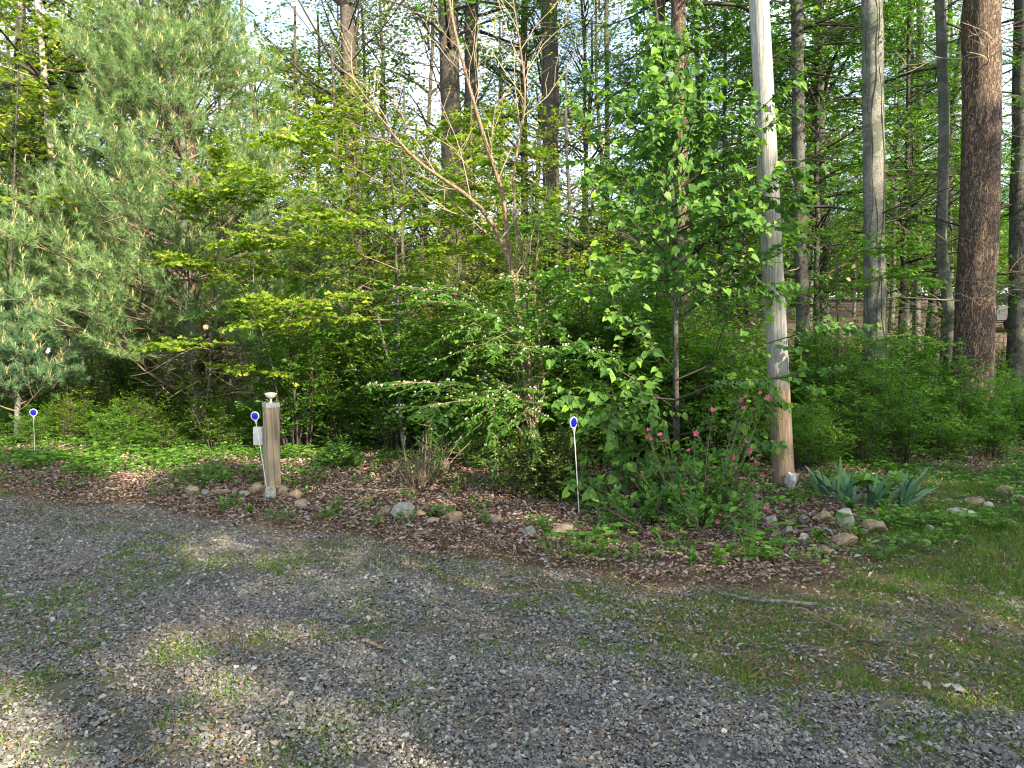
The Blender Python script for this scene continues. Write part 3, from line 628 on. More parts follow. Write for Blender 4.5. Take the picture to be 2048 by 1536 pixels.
big_tree('pine_tree', 'massive reddish brown pine trunk with plated bark near right edge', [(1967, -60), (1965, 0), (1961, 300), (1948, 660)], 11.8, .30, .24, 'bark_pine', 'hem_a', 8.5, 1.2, dead=10, dead_rng=(.1, .45), deadL=1.5, deadmat='twigpale', sides=22, n=20, rough=.04)
big_tree('forest_tree', 'dark trunk at the far right edge beyond the big pine', [(2046, -60), (2044, 0), (2040, 300), (2036, 660)], 14, .17, .13, 'bark_dark', 'hem_b', 3.4, 1.2, dead=10)
big_tree('forest_tree', 'dark shaggy trunk low in the middle of the left thicket', [(388, 560), (392, 700), (396, 830)], 12.0, .13, .09, 'bark_pine', None, top=5, dead=10, deadmat='twigpale', deadL=1.0)
big_tree('forest_tree', 'pale straight trunk glimpsed behind the white pine lower needles', [(222, 380), (226, 560), (229, 740)], 15, .09, .07, 'bark_white', 'bare_a', 4, 1, top=11, dead=8, deadmat='twigpale')
big_tree('forest_tree', 'short pale trunk seen through gaps left of the glimpsed straight one', [(188, 400), (191, 520), (194, 640)], 17, .08, .06, 'bark_white', 'maple_a', 4.4, 1, top=11, dead=5, deadmat='twigpale')
big_tree('forest_tree', 'twin-looking pale trunk at the far left under yellow-green leaves', [(40, 60), (44, 300), (50, 620)], 14, .09, .06, 'bark_white', 'maple_a', 3.6, 1.0, top=12, dead=10, deadmat='twigpale')
big_tree('forest_tree', 'leaning whitish slender tree above the left side of the white pine', [(70, -40), (88, 120), (112, 420)], 13, .07, .04, 'bark_white', 'maple_a', 5.4, .9, top=11, dead=12, deadmat='twigpale')

# background woods: individual trees sharing meshes
def woods_tree(kind, r, H, bark, crown, cz, cs, dead=8):
    root = empty('woodland_tree'); a = Acc(); n = 10
    pth = np.stack([np.cumsum(rng.normal(0, .05, n)), np.cumsum(rng.normal(0, .05, n)), np.linspace(-.2, H, n)], -1)
    tubes(a, pth, np.linspace(r, r * .35, n), 8, .5, 0, rough=.05); k = [link('trunk', a.mesh('trunk', M[bark]), root)]
    c_ = link('crown', CR[crown], root, (float(pth[5, 0]), float(pth[5, 1]), cz)); c_.scale = (cs,) * 3; k.append(c_)
    if dead: k.append(link('dead_branches', bare_branches(pth, dead, (.15, .7), 1.5, .014), root)); tag(k[-1], kind='stuff')
    reg(root, *k); return root
KINDS_ = [('spring', .11, 13, 'bark_grey', 'maple_a', 1.8, 1.15), ('spring2', .08, 10, 'bark_grey', 'maple_b', 1.2, 1.0), ('dark', .12, 14, 'bark_dark', 'hem_a', 2.4, 1.3), ('bare', .09, 12, 'bark_grey', 'bare_a', 2.0, 1.2), ('deep', .12, 14, 'bark_dark', 'deep_a', 2.2, 1.25)]
WLAB = {0: 'yellow-green leafy woodland tree', 1: 'fresh green woodland tree', 2: 'dark feathery woodland evergreen', 3: 'thin nearly bare woodland tree', 4: 'full green woodland tree'}
WP = [woods_tree(*k) for k in KINDS_]
used = [False] * 5
def place_wood(kind, x, y, s, rz):
    o = WP[kind] if not used[kind] else copy_tree(WP[kind]); used[kind] = True
    o.location = (x, y, float(gz(x, y))); o.scale = (s, s, s); o.rotation_euler = (rng.normal(0, .02), rng.normal(0, .02), rz)
    tag(o, spot_label(WLAB[kind], x, y, [(14, 'close in,'), (18, 'near,'), (24, 'farther,'), (32, 'deep in,'), (42, 'far back,'), (99, 'farthest,')]), 'tree', 'woodland trees behind the thicket')
pts = []
tries = 0
while len(pts) < 150 and tries < 6000:
    tries += 1
    y = 15.5 + 42 * rng.uniform() ** .8; x = rng.uniform(-.95, .95) * y
    u = x / y
    if -.30 < u < .20 and y < 30 and rng.uniform() < .62: continue        # sky shows through here
    if .64 < u < .78 and y < 33: continue                                 # a gap through which the parked car shows
    if all((x - a) ** 2 + (y - b) ** 2 > 2.0 + y * .05 for a, b in pts): pts.append((x, y))
for x, y in pts:
    u = x / y; q = rng.uniform()
    if u > .28: kind = 2 if q < .4 else 4 if q < .78 else 1
    elif u > -.22: kind = 3 if q < .42 else 0 if q < .62 else 1
    else: kind = 0 if q < .45 else 3 if q < .7 else 1
    s = rng.uniform(.75, 1.15)
    if -.32 < u < .2: s *= .62
    place_wood(kind, x, y, s, rng.uniform(0, 6.28))
# slender leafy understory trees just behind the thicket
for u, d, k_, s_ in [(-.36, 12.5, 0, .5), (-.30, 14.5, 0, .62), (-.27, 11.6, 1, .42), (-.23, 13.2, 0, .55), (-.19, 15.5, 3, .75), (-.155, 12.2, 0, .45), (-.12, 14.2, 1, .58), (-.09, 17, 3, .8), (-.055, 12.8, 0, .47), (-.02, 14.8, 0, .55), (.02, 12.2, 1, .43), (.05, 15.5, 3, .75), (.085, 13.4, 0, .5), (.12, 17.5, 3, .85), (.15, 13.2, 1, .5), (.19, 15.2, 4, .6), (.24, 13.6, 1, .5), (.29, 16, 4, .66), (.34, 14, 1, .5), (.44, 14.5, 4, .6), (.55, 15, 4, .62), (.62, 14.2, 1, .6), 
                    (-.42, 15, 0, .6), (-.52, 13.8, 0, .55), (-.6, 15.5, 0, .7), (-.68, 13.5, 0, .62), (-.74, 15, 0, .8), (-.17, 21, 3, 1.05), (-.05, 22, 3, 1.1), (-.24, 19, 3, 1.0), (.13, 23, 3, 1.1), (.03, 26, 3, 1.3), (-.12, 27, 3, 1.35), (-.20, 17, 1, .95), (-.02, 20, 1, 1.1), (.09, 19, 1, 1.0), (-.28, 18, 1, 1.0)]:
    place_wood(k_, u * d, d, s_, rng.uniform(0, 6.28))
# distant woods, read as one mass
far_pts = []
y = rng.uniform(58, 95, 150); x = rng.uniform(-1.0, 1.0, 150) * y
def far_clump(mat):
    a = Acc(); n = 2600; v = rng.normal(0, 1, (n, 3)); v = unit(v) * (rng.uniform(0, 1, (n, 1)) ** .4) * [3.4, 3.4, 5.0] + [0, 0, 5.2]
    s_ = rng.uniform(.25, .5, n); leaves(a, v, rng.normal(0, 1, (n, 3)), rng.normal(0, 1, (n, 3)), s_, s_ * .7, np.clip(rng.normal(.5, .2, n), 0, 1))
    tubes(a, [[0, 0, 0], [.1, 0, 4], [0, .1, 8]], [.2, .16, .1], 6, .5, 1); return a.mesh('far', [M[mat], M['bark_grey']])
scatter('distant_woods', np.stack([x, y, gz(x, y)], -1), [far_clump('spring'), far_clump('mid'), far_clump('deep')], rng.uniform(0, 6.28, len(x)), rng.uniform(.7, 1.15, len(x)), 'hazy mass of far off woodland closing the view between the trunks', 'woods')

# ------------------------------------------------------------------ white pine
def pine_tree(label, base, H, Rr, nb, mat, whorl0=.12, name='white_pine', lean=(0, 0), r=.1, per=9, lp=.7, nn=15, nl=.10, shape=.8, dense=8, bark='bark_pale', deadlow=0):
    root = empty(name, base); tag(root, label, 'pine tree'); n = 12
    z = np.linspace(-.05, H, n); pth = np.stack([lean[0] * z + .03 * np.sin(z * 1.7), lean[1] * z, z], -1)
    a = Acc(); tubes(a, pth, np.linspace(r, .012, n), 10, .5, 0, rough=.05); k = [link('trunk', a.mesh('trunk', M[bark]), root)]
    t = np.sort(rng.uniform(whorl0, 1, nb)) ; t = whorl0 + (1 - whorl0) * np.round((t - whorl0) / (1 - whorl0) * 16) / 16 * .98; az = rng.uniform(0, 6.28, nb)
    L_ = np.maximum(.25, Rr * np.minimum(1.0, (1.06 - t) / shape)) * rng.uniform(.7, 1.1, nb)
    A = np.stack([np.interp(t * H, z, pth[:, 0]), np.interp(t * H, z, pth[:, 1]), t * H], -1); el = .15 + .75 * t
    D = np.stack([np.cos(az) * np.cos(el), np.sin(az) * np.cos(el), np.sin(el)], -1)
    B = walk(A, D, L_, 7, .35, .07); ab = Acc(); tubes(ab, B, taper(nb, 7, .008 + .007 * L_, .004), 5, .5, 0)
    B2, _ = spawn(B, per, (.25, 1.0), lambda q: Rr * .33 * (1.25 - .8 * q), .75, 5, .7, .5, .08); tubes(ab, B2, taper(len(B2), 5, .006, .003), 4, .5, 0)
    B3, _ = spawn(B2, 4, (.25, .95), Rr * .12, .7, 4, .6, .5, .08); tubes(ab, B3, taper(len(B3), 4, .004, .002), 3, .5, 0)
    k.append(link('branches', ab.mesh('branches', M['twig']), root)); tag(k[-1], kind='stuff')
    if deadlow:
        k.append(link('dead_branches', bare_branches(pth, deadlow, (.03, .3), 1.9, .010, 'twigpale', 8), root)); tag(k[-1], kind='stuff')
    an = Acc()
    for Tw, cnt, tr in ((B3, dense, (.3, 1)), (B2[:, -3:], dense, (.2, 1)), (B[:, -3:], dense + 3, (.2, 1))):
        C, Dd, Nn, tt = leaf_sites(Tw, cnt, .0, -.1, .3, tr, 1.0); m_ = len(C)
        C = np.repeat(C, nn, 0); Dm = np.repeat(unit(Dd), nn, 0) * 1.0 + rng.normal(0, .62, (m_ * nn, 3)); Dm[:, 2] += .12
        tone = np.repeat(np.clip(rng.normal(.5, .2, m_), 0, 1), nn)
        leaves(an, C, Dm, rng.normal(0, 1, (len(C), 3)), nl * rng.uniform(.7, 1.15, len(C)), .0056, tone, NEEDLE)
    tips = np.concatenate([B3[:, -1], B2[:, -1], B[:, -1]]); m_ = len(tips); sel = rng.uniform(0, 1, m_) < .33; tips = tips[sel]
    for q in range(3):
        d = np.array([0, 0, 1.]) + rng.normal(0, .28, (len(tips), 3)); Lc = rng.uniform(.05, .13, len(tips))[:, None]
        tubes(an, np.stack([tips, tips + unit(d) * Lc], 1), taper(len(tips), 2, .0045, .003), 3, .6, 1)
    k.append(link('crown', an.mesh('needles', [M[mat], M['candle']]), root)); reg(root, *k); return root
b = onground(392, 11.8)
pine_tree('large soft-needled white pine with pale new candles filling the upper left', b, 8.6, 2.75, 135, 'pine', .07, lean=(-.03, 0), r=.1, per=9, shape=.7, dense=6, nl=.115, deadlow=24)
b = onground(130, 10.5)
pine_tree('low young pine with slightly bluish needles at the left edge', b + Vector((-.75, 0, 0)), 2.0, 1.35, 44, 'bluepine', .25, r=.05, per=8, shape=.9, dense=6, nl=.09)
b = onground(70, 13.5)
pine_tree('shaggy pine at the left behind the large white pine', b, 6.3, 2.1, 60, 'pine', .1, r=.08, per=7, shape=.75, dense=6)

# ------------------------------------------------------------------ guided small trees
def guide(pts, n=10):
    arr = np.array([list(P(a, b, d)) for a, b, d in pts]); s = np.concatenate([[0], np.cumsum(np.linalg.norm(np.diff(arr, axis=0), axis=1))])
    t = np.linspace(0, s[-1], n); out = np.stack([np.interp(t, s, arr[:, k]) for k in range(3)], -1)
    out[1:-1] = .25 * out[:-2] + .5 * out[1:-1] + .25 * out[2:]; return out
# tan multi-stem tree
d0 = 8.2
root = empty('flowering_tree', G(1078, 945)); tag(root, 'tan-barked multi-stem small tree with peeling stems, pale bare upper limbs and few yellow leaves', 'tree')
base = Vector(root.location); zb = [(1080, 955, base.y)]
ST = [zb + [(1062, 800, base.y + .1), (1045, 700, d0), (1030, 560, d0), (1013, 500, d0), (975, 425, d0 - .1), (935, 388, d0 - .2), (870, 350, d0 - .3), (825, 318, d0 - .3), (780, 262, d0 - .4), (742, 212, d0 - .4), (700, 150, d0 - .5)],
      zb + [(1050, 760, base.y), (1028, 580, d0 + .2), (1015, 480, d0 + .2), (1008, 380, d0 + .2), (985, 330, d0 + .1), (960, 250, d0), (935, 160, d0), (908, 60, d0), (888, -60, d0)],
      [(1036, 620, d0), (1034, 520, d0 + .1), (1030, 400, d0 + .1), (1024, 350, d0 + .1), (1040, 280, d0 + .2), (1053, 190, d0 + .3), (1040, 90, d0 + .3), (1020, -40, d0 + .3)],
      [(1062, 800, base.y), (1050, 620, d0 + .4), (1046, 480, d0 + .5), (1020, 420, d0 + .5)],
      zb + [(1068, 860, base.y), (1090, 780, base.y + .2), (1068, 600, d0 + .3), (1080, 420, d0 + .4)]]
RD = [(.046, .009), (.042, .013), (.02, .008), (.026, .010), (.026, .006)]
stems = [guide(s, 22) for s in ST]
kids = []
for s_, (r0, r1) in zip(stems, RD):
    a = Acc(); tubes(a, s_ - np.array(base), np.linspace(r0, r1, 22), 8, .5, 0, rough=.12); kids.append(link('stem', a.mesh('stem', M['bark_tan']), root))
up = np.stack([s_[8:] for s_ in stems[:3]]); a = Acc()
B2, _ = spawn(up, 10, (.1, 1), lambda q: 1.2 * (1.2 - .7 * q), .6, 7, .45, .25, .12); tubes(a, B2 - np.array(base), taper(len(B2), 7, .0065, .002), 4, .5, 0)
B3, _ = spawn(B2, 7, (.15, 1), .42, .75, 5, .5, .1, .14); tubes(a, B3 - np.array(base), taper(len(B3), 5, .003, .0013), 3, .5, 0)
C, Dd, Nn, tt = leaf_sites(B3[::2], 3, .8, .2, .5, (.6, 1)); leaves(a, C - np.array(base), Dd, Nn, .045, .03, rng.uniform(.6, 1, len(C)), RHOMB, 1)
kids.append(link('twigs', a.mesh('twigs', [M['twigpale'], M['spring']]), root)); tag(kids[-1], kind='stuff'); reg(root, *kids)

# layered bright sapling
def layered_sapling(label, stem_pts, limbs, leafmat_, leaf=.055, subs=9, subL=.55, r0=.03, lp=7, group=None, tw=6, bark='twigdark', name='sapling', ratio=.85, tmpl=MAPLE, bend=0.0, tone=(.55, .2)):
    sts = [guide(s, 16) for s in stem_pts]; base = Vector(sts[0][0]); base.z = float(gz(base.x, base.y)) - .03; b_ = np.array(base)
    root = empty(name, base); tag(root, label, 'sapling', group); k = []
    for q, s_ in enumerate(sts):
        if q == 0: s_[0] = b_
        a = Acc(); tubes(a, s_ - b_, np.linspace(r0 if q == 0 else r0 * .65, r0 * .25, 16), 7, .5, 0, rough=.08); k.append(link('stem', a.mesh('stem', M[bark if bark.startswith('bark') else 'bark_dark']), root))
    Lm = np.stack([guide(l, 9) for l in limbs]); a = Acc(); tubes(a, Lm - b_, taper(len(Lm), 9, .010, .003), 4, .5, 1)
    B2, _ = spawn(Lm, subs, (.12, 1), lambda q: subL * (1.3 - .6 * q), .75, 5, .93, bend, .08); tubes(a, B2 - b_, taper(len(B2), 5, .004, .0018), 3, .5, 1)
    B3, _ = spawn(B2, tw, (.1, 1), subL * .3, .8, 3, .95, bend, .06); tubes(a, B3 - b_, taper(len(B3), 3, .0018, .001), 3, .5, 1)
    C, Dd, Nn, tt = leaf_sites(B3, lp, 1.0, .4, .5); s_ = leaf * 1.15 * rng.uniform(.6, 1.2, len(C))
    leaves(a, C - b_, Dd, Nn, s_, s_ * ratio, np.clip(rng.normal(tone[0], tone[1], len(C)) + .15 * tt, 0, 1), tmpl)
    k.append(link('foliage', a.mesh('foliage', [M[leafmat_], M['twig']]), root)); reg(root, *k); return root
dd = 9.3
layered_sapling('slender sapling spreading flat tiers of bright yellow-green leaves, middle left', 
    [[(812, 930, 8.9), (797, 800, dd), (797, 700, dd), (792, 500, dd), (784, 360, dd), (776, 260, dd)], [(800, 790, dd), (770, 700, dd), (748, 600, dd), (745, 530, dd), (765, 490, dd)]],
    [[(797, 540, dd), (700, 500, dd - .2), (560, 470, dd - .4), (480, 470, dd - .6)], [(790, 480, dd), (690, 420, dd - .3), (590, 380, dd - .6), (500, 340, dd - .8)], [(787, 420, dd), (860, 380, dd - .3), (930, 370, dd - .5), (980, 350, dd - .6)],
     [(785, 380, dd), (700, 330, dd - .3), (620, 290, dd - .6), (560, 280, dd - .8)], [(780, 320, dd), (840, 280, dd), (900, 260, dd), (960, 250, dd)], [(795, 640, dd), (700, 640, dd - .5), (600, 640, dd - .6), (500, 645, dd - .8)],
     [(795, 600, dd), (700, 560, dd + .3), (600, 545, dd + .5), (500, 540, dd + .5)], [(745, 560, dd), (680, 600, dd - .4), (600, 610, dd - .8), (520, 600, dd - 1)], [(778, 290, dd), (720, 250, dd - .2), (670, 240, dd - .4), (640, 250, dd - .6)],
     [(793, 520, dd), (860, 500, dd - .3), (920, 490, dd - .5), (980, 500, dd - .6)], [(790, 460, dd), (750, 440, dd - .6), (690, 450, dd - 1), (640, 440, dd - 1.2)], [(788, 440, dd), (850, 440, dd + .4), (910, 430, dd + .6), (960, 440, dd + .8)]],
    'spring', .066, 13, .62, .032, 7)
layered_sapling('leafy bright green sapling standing in front of the white pine lower right side',
    [[(405, 880, 9.8), (420, 760, 9.8), (425, 600, 9.8), (440, 480, 9.8), (450, 380, 9.8)]],
    [[(425, 640, 9.8), (480, 620, 9.6), (530, 610, 9.4), (570, 600, 9.3)], [(430, 560, 9.8), (390, 530, 9.5), (370, 520, 9.3), (350, 520, 9.2)], [(435, 520, 9.8), (480, 500, 9.5), (520, 490, 9.3), (550, 480, 9.2)], [(440, 470, 9.8), (410, 430, 9.6), (400, 410, 9.5), (390, 400, 9.4)],
     [(445, 430, 9.8), (480, 400, 9.6), (500, 380, 9.5), (510, 370, 9.4)], [(422, 700, 9.8), (380, 690, 9.4), (350, 690, 9.2), (320, 700, 9.0)], [(420, 740, 9.8), (470, 730, 9.5), (520, 740, 9.3), (560, 750, 9.2)], [(450, 390, 9.8), (450, 370, 9.6), (440, 340, 9.6), (445, 320, 9.6)]],
    'spring', .062, 12, .45, .02, 7, tone=(.45, .2))
layered_sapling('yellow-green leafy saplings at the extreme upper left',
    [[(15, 860, 12), (20, 600, 12), (30, 300, 12), (40, 60, 12), (50, -60, 12)]],
    [[(30, 300, 12), (-20, 260, 11.6), (-60, 250, 11.4), (-100, 240, 11.2)], [(33, 240, 12), (80, 200, 11.8), (120, 190, 11.6), (150, 200, 11.5)], [(38, 120, 12), (90, 80, 11.8), (130, 60, 11.6), (170, 60, 11.5)], [(40, 80, 12), (0, 30, 11.8), (-30, 20, 11.6), (-60, 10, 11.5)],
     [(25, 420, 12), (70, 400, 11.5), (110, 390, 11.3), (130, 400, 11.2)], [(25, 480, 12), (-20, 450, 11.6), (-60, 440, 11.4), (-90, 450, 11.2)], [(36, 170, 12), (-20, 150, 11.6), (-40, 140, 11.4), (-70, 140, 11.2)]],
    'spring', .075, 9, .6, .03, 5)
layered_sapling('broad sapling with airy bright leaves between the layered sapling and the tan stems',
    [[(930, 900, 10.4), (925, 700, 10.4), (915, 500, 10.4), (905, 360, 10.4), (900, 260, 10.4)]],
    [[(920, 600, 10.4), (860, 560, 10.2), (800, 550, 10), (740, 560, 9.8)], [(918, 560, 10.4), (980, 520, 10.2), (1040, 510, 10), (1100, 520, 9.9)], [(915, 480, 10.4), (860, 430, 10.2), (800, 410, 10), (750, 410, 9.9)], [(910, 430, 10.4), (970, 390, 10.2), (1030, 380, 10), (1090, 390, 9.9)],
     [(905, 360, 10.4), (850, 320, 10.2), (800, 310, 10), (760, 310, 9.9)], [(903, 330, 10.4), (960, 300, 10.2), (1010, 290, 10), (1060, 300, 9.9)], [(922, 680, 10.4), (980, 650, 10.1), (1040, 640, 9.8), (1100, 650, 9.6)], [(922, 700, 10.4), (860, 670, 10.1), (800, 660, 9.8), (740, 670, 9.6)]],
    'spring', .06, 12, .55, .02, 5, tone=(.4, .2))
layered_sapling('green sapling filling the space right of the tan stems under the vine-wound trunk',
    [[(1190, 900, 10), (1185, 700, 10), (1180, 500, 10), (1170, 380, 10)]],
    [[(1185, 600, 10), (1130, 560, 9.8), (1080, 550, 9.6), (1030, 560, 9.5)], [(1185, 580, 10), (1240, 540, 9.8), (1290, 530, 9.6), (1340, 540, 9.5)], [(1180, 500, 10), (1130, 460, 9.8), (1090, 450, 9.6), (1050, 455, 9.5)], [(1178, 480, 10), (1230, 440, 9.8), (1280, 430, 9.6), (1320, 440, 9.5)], [(1172, 400, 10), (1200, 360, 9.9), (1240, 350, 9.8), (1270, 355, 9.7)], [(1186, 700, 10), (1240, 670, 9.6), (1290, 670, 9.4), (1340, 680, 9.2)]],
    'mid', .06, 12, .5, .02, 7, tone=(.6, .2))
layered_sapling('green sapling between the utility pole and the smooth pale trunk',
    [[(1680, 900, 10.6), (1678, 700, 10.6), (1670, 520, 10.6), (1665, 420, 10.6)]],
    [[(1678, 620, 10.6), (1620, 590, 10.4), (1580, 585, 10.2), (1540, 590, 10)], [(1676, 600, 10.6), (1740, 560, 10.3), (1800, 550, 10), (1850, 560, 9.9)], [(1670, 530, 10.6), (1720, 500, 10.4), (1770, 495, 10.2), (1810, 500, 10.1)], [(1668, 500, 10.6), (1630, 470, 10.4), (1600, 460, 10.3), (1570, 465, 10.2)], [(1679, 700, 10.6), (1740, 680, 10.2), (1800, 680, 9.9), (1860, 690, 9.7)]],
    'mid', .055, 12, .5, .018, 7, tone=(.6, .2))
layered_sapling('thin leaning whitish sapling with few leaves behind the wooden post',
    [[(556, 800, 9.4), (548, 740, 9.4), (528, 680, 9.4), (510, 600, 9.4), (505, 520, 9.4)]], [[(528, 680, 9.4), (560, 660, 9.2), (590, 655, 9.1), (610, 650, 9.0)], [(510, 600, 9.4), (480, 570, 9.3), (460, 560, 9.2), (440, 560, 9.1)]], 'spring', .05, 5, .35, .012, 5, bark='bark_white')

# heart-leaved tree in front of the pole
dh = 7.35
MS = guide([(1354, 950, 7.7), (1353, 870, 7.6), (1351, 700, dh), (1350, 500, dh), (1338, 260, dh), (1322, 100, dh), (1305, -40, dh)], 24)
BR = [[(1345, 440, dh), (1420, 400, dh - .2), (1500, 390, dh - .35), (1590, 400, dh - .45)], [(1343, 420, dh), (1440, 320, dh - .2), (1520, 215, dh - .35), (1600, 150, dh - .4)], [(1347, 500, dh), (1440, 480, dh - .2), (1530, 460, dh - .4), (1620, 395, dh - .5)],
      [(1352, 760, 7.4), (1480, 705, 7.2), (1600, 665, 7.0), (1710, 648, 6.9)], [(1352, 740, 7.4), (1290, 680, 7.3), (1250, 640, 7.2), (1225, 605, 7.2)], [(1348, 480, dh), (1260, 370, dh - .1), (1190, 280, dh - .2), (1140, 190, dh - .2)],
      [(1350, 520, dh), (1270, 450, dh - .2), (1220, 400, dh - .3), (1180, 370, dh - .4)], [(1338, 250, dh), (1310, 150, dh), (1290, 60, dh - .1), (1285, -20, dh - .1)], [(1335, 230, dh), (1370, 140, dh - .1), (1390, 60, dh - .1), (1380, -20, dh - .1)],
      [(1353, 820, 7.5), (1270, 760, 7.1), (1190, 710, 6.9), (1120, 670, 6.8)], [(1353, 880, 7.6), (1290, 890, 7.2), (1220, 915, 7.0), (1160, 925, 6.9)], [(1353, 870, 7.6), (1430, 860, 7.3), (1490, 800, 7.1), (1560, 810, 7.0)], [(1353, 800, 7.5), (1260, 790, 7.0), (1190, 800, 6.8), (1130, 790, 6.7)],
      [(1352, 640, dh), (1420, 590, dh - .2), (1500, 560, dh - .3), (1560, 570, dh - .4)], [(1345, 400, dh), (1300, 310, dh - .2), (1270, 250, dh - .3), (1250, 230, dh - .4)], [(1344, 380, dh), (1400, 290, dh - .2), (1440, 240, dh - .3), (1470, 220, dh - .4)], [(1342, 330, dh), (1320, 270, dh - .3), (1310, 210, dh - .4), (1300, 170, dh - .4)],
      [(1343, 350, dh), (1380, 260, dh - .3), (1400, 200, dh - .4), (1420, 160, dh - .4)], [(1343, 390, dh), (1460, 300, dh - .2), (1540, 245, dh - .4), (1590, 235, dh - .5)], [(1352, 800, 7.4), (1450, 760, 7.1), (1550, 760, 6.9), (1640, 740, 6.8)], [(1350, 600, dh), (1450, 540, dh - .3), (1540, 520, dh - .45), (1610, 480, dh - .5)], [(1348, 470, dh), (1440, 420, dh - .3), (1530, 370, dh - .45), (1600, 330, dh - .5)], [(1353, 920, 7.5), (1260, 930, 6.9), (1190, 975, 6.6), (1150, 960, 6.5)], [(1353, 920, 7.5), (1400, 920, 7.0), (1450, 900, 6.7), (1520, 880, 6.6)], [(1353, 860, 7.5), (1300, 820, 7.0), (1230, 820, 6.7), (1170, 850, 6.6)], [(1353, 930, 7.5), (1310, 940, 6.8), (1380, 950, 6.5), (1440, 975, 6.3)], [(1353, 900, 7.6), (1280, 850, 7.0), (1200, 860, 6.8), (1150, 830, 6.7)],
      [(1350, 560, dh), (1300, 560, dh - .3), (1250, 540, dh - .4), (1200, 520, dh - .5)], [(1350, 930, 7.6), (1300, 950, 7.1), (1340, 990, 6.7), (1320, 1000, 6.6)], [(1340, 300, dh), (1280, 220, dh), (1230, 190, dh), (1190, 175, dh)], [(1349, 460, dh), (1400, 440, dh - .4), (1450, 430, dh - .6), (1490, 430, dh - .7)]]
base = Vector(MS[0]); base.z = float(gz(base.x, base.y)) - .03; b_ = np.array(base)
root = empty('heart_leaved_tree', base); tag(root, 'young tree with large heart-shaped leaves reaching across the grey utility pole', 'tree')
MS[0] = b_; a = Acc(); tubes(a, MS - b_, np.linspace(.036, .012, 24), 9, .5, 0, rough=.06); k = [link('stem', a.mesh('stem', M['bark_dark']), root)]
Lm = np.stack([guide(l, 9) for l in BR]); a = Acc(); tubes(a, Lm - b_, taper(len(Lm), 9, .011, .003), 4)
B2, _ = spawn(Lm, 12, (.15, 1), lambda q: .42 * (1.3 - .6 * q), .7, 5, .6, -.05, .14); tubes(a, B2 - b_, taper(len(B2), 5, .004, .002), 3)
k.append(link('branches', a.mesh('branches', M['twigdark']), root)); tag(k[-1], kind='stuff')
Tw = np.concatenate([B2]); C, Dd, Nn, tt = leaf_sites(Tw, 9, .95, .45, .55, (.1, 1.02)); C2, Dd2, Nn2, tt2 = leaf_sites(Lm, 8, .95, .45, .55, (.3, 1))
C = np.vstack([C, C2]); Dd = np.vstack([Dd, Dd2]); Nn = np.vstack([Nn, Nn2]); tt = np.concatenate([tt, tt2])
# a skirt of leaves close round the stem where the crown is fullest
extra = 900; zz = rng.uniform(0, 1, extra); i_ = np.interp(zz, [0, 1], [9.5, 21]); ii = i_.astype(int); ce = MS[ii] + (MS[np.minimum(ii + 1, 23)] - MS[ii]) * (i_ - ii)[:, None]
rad = .42 * np.sin(np.pi * np.clip(zz * .9 + .1, 0, 1)) + .12; ce = ce + unit(rng.normal(0, 1, (extra, 3))) * (rad * rng.uniform(.2, 1, extra) ** .6)[:, None]
C = np.vstack([C, ce]); Dd = np.vstack([Dd, rng.normal(0, .6, (extra, 3)) + [0, -.2, -.7]]); Nn = np.vstack([Nn, rng.normal(0, .5, (extra, 3)) + [0, -.5, .6]]); tt = np.concatenate([tt, rng.uniform(.2, .9, extra)])
size = .084 * rng.uniform(.4, 1.2, len(C)); tone = np.clip(.36 + .5 * tt ** 4 + rng.normal(0, .12, len(C)), 0, 1); size = np.where(tone > .8, size * .8, size)
Nn = Nn + np.array([.1, -.75, 0]); Dd = Dd + np.array([0, 0, -.35]) * rng.uniform(0, 1.6, (len(C), 1))
order = np.argsort(C[:, 1] - size * 3)
pick = order[:300]; rest = order[300:]
lt, lf = HEART
def leafmesh(tn):
    a = Acc(); a.add(lt * [.92, 1, 1], lf, tn); return a.mesh('leaf', M['heart'])
LMs = [leafmesh(t_) for t_ in (.25, .4, .55, .75, .92)]
for q in pick:
    D_ = unit(Dd[q]); X_ = unit(np.cross(D_, Nn[q])); Z_ = np.cross(X_, D_)
    from mathutils import Matrix
    mt = Matrix(((X_[0], D_[0], Z_[0], 0), (X_[1], D_[1], Z_[1], 0), (X_[2], D_[2], Z_[2], 0), (0, 0, 0, 1)))
    o = link('leaf', LMs[int(np.argmin(abs(np.array([.25, .4, .55, .75, .92]) - tone[q])))], root); s_ = float(size[q])
    o.matrix_local = Matrix.Translation(Vector(C[q] - b_)) @ mt @ Matrix.Scale(s_, 4)
a = Acc(); leaves(a, C[rest] - b_, Dd[rest], Nn[rest], size[rest], size[rest] * .92, tone[rest], HEART)
k.append(link('foliage', a.mesh('foliage', M['heart']), root)); tag(k[-1], kind='stuff')

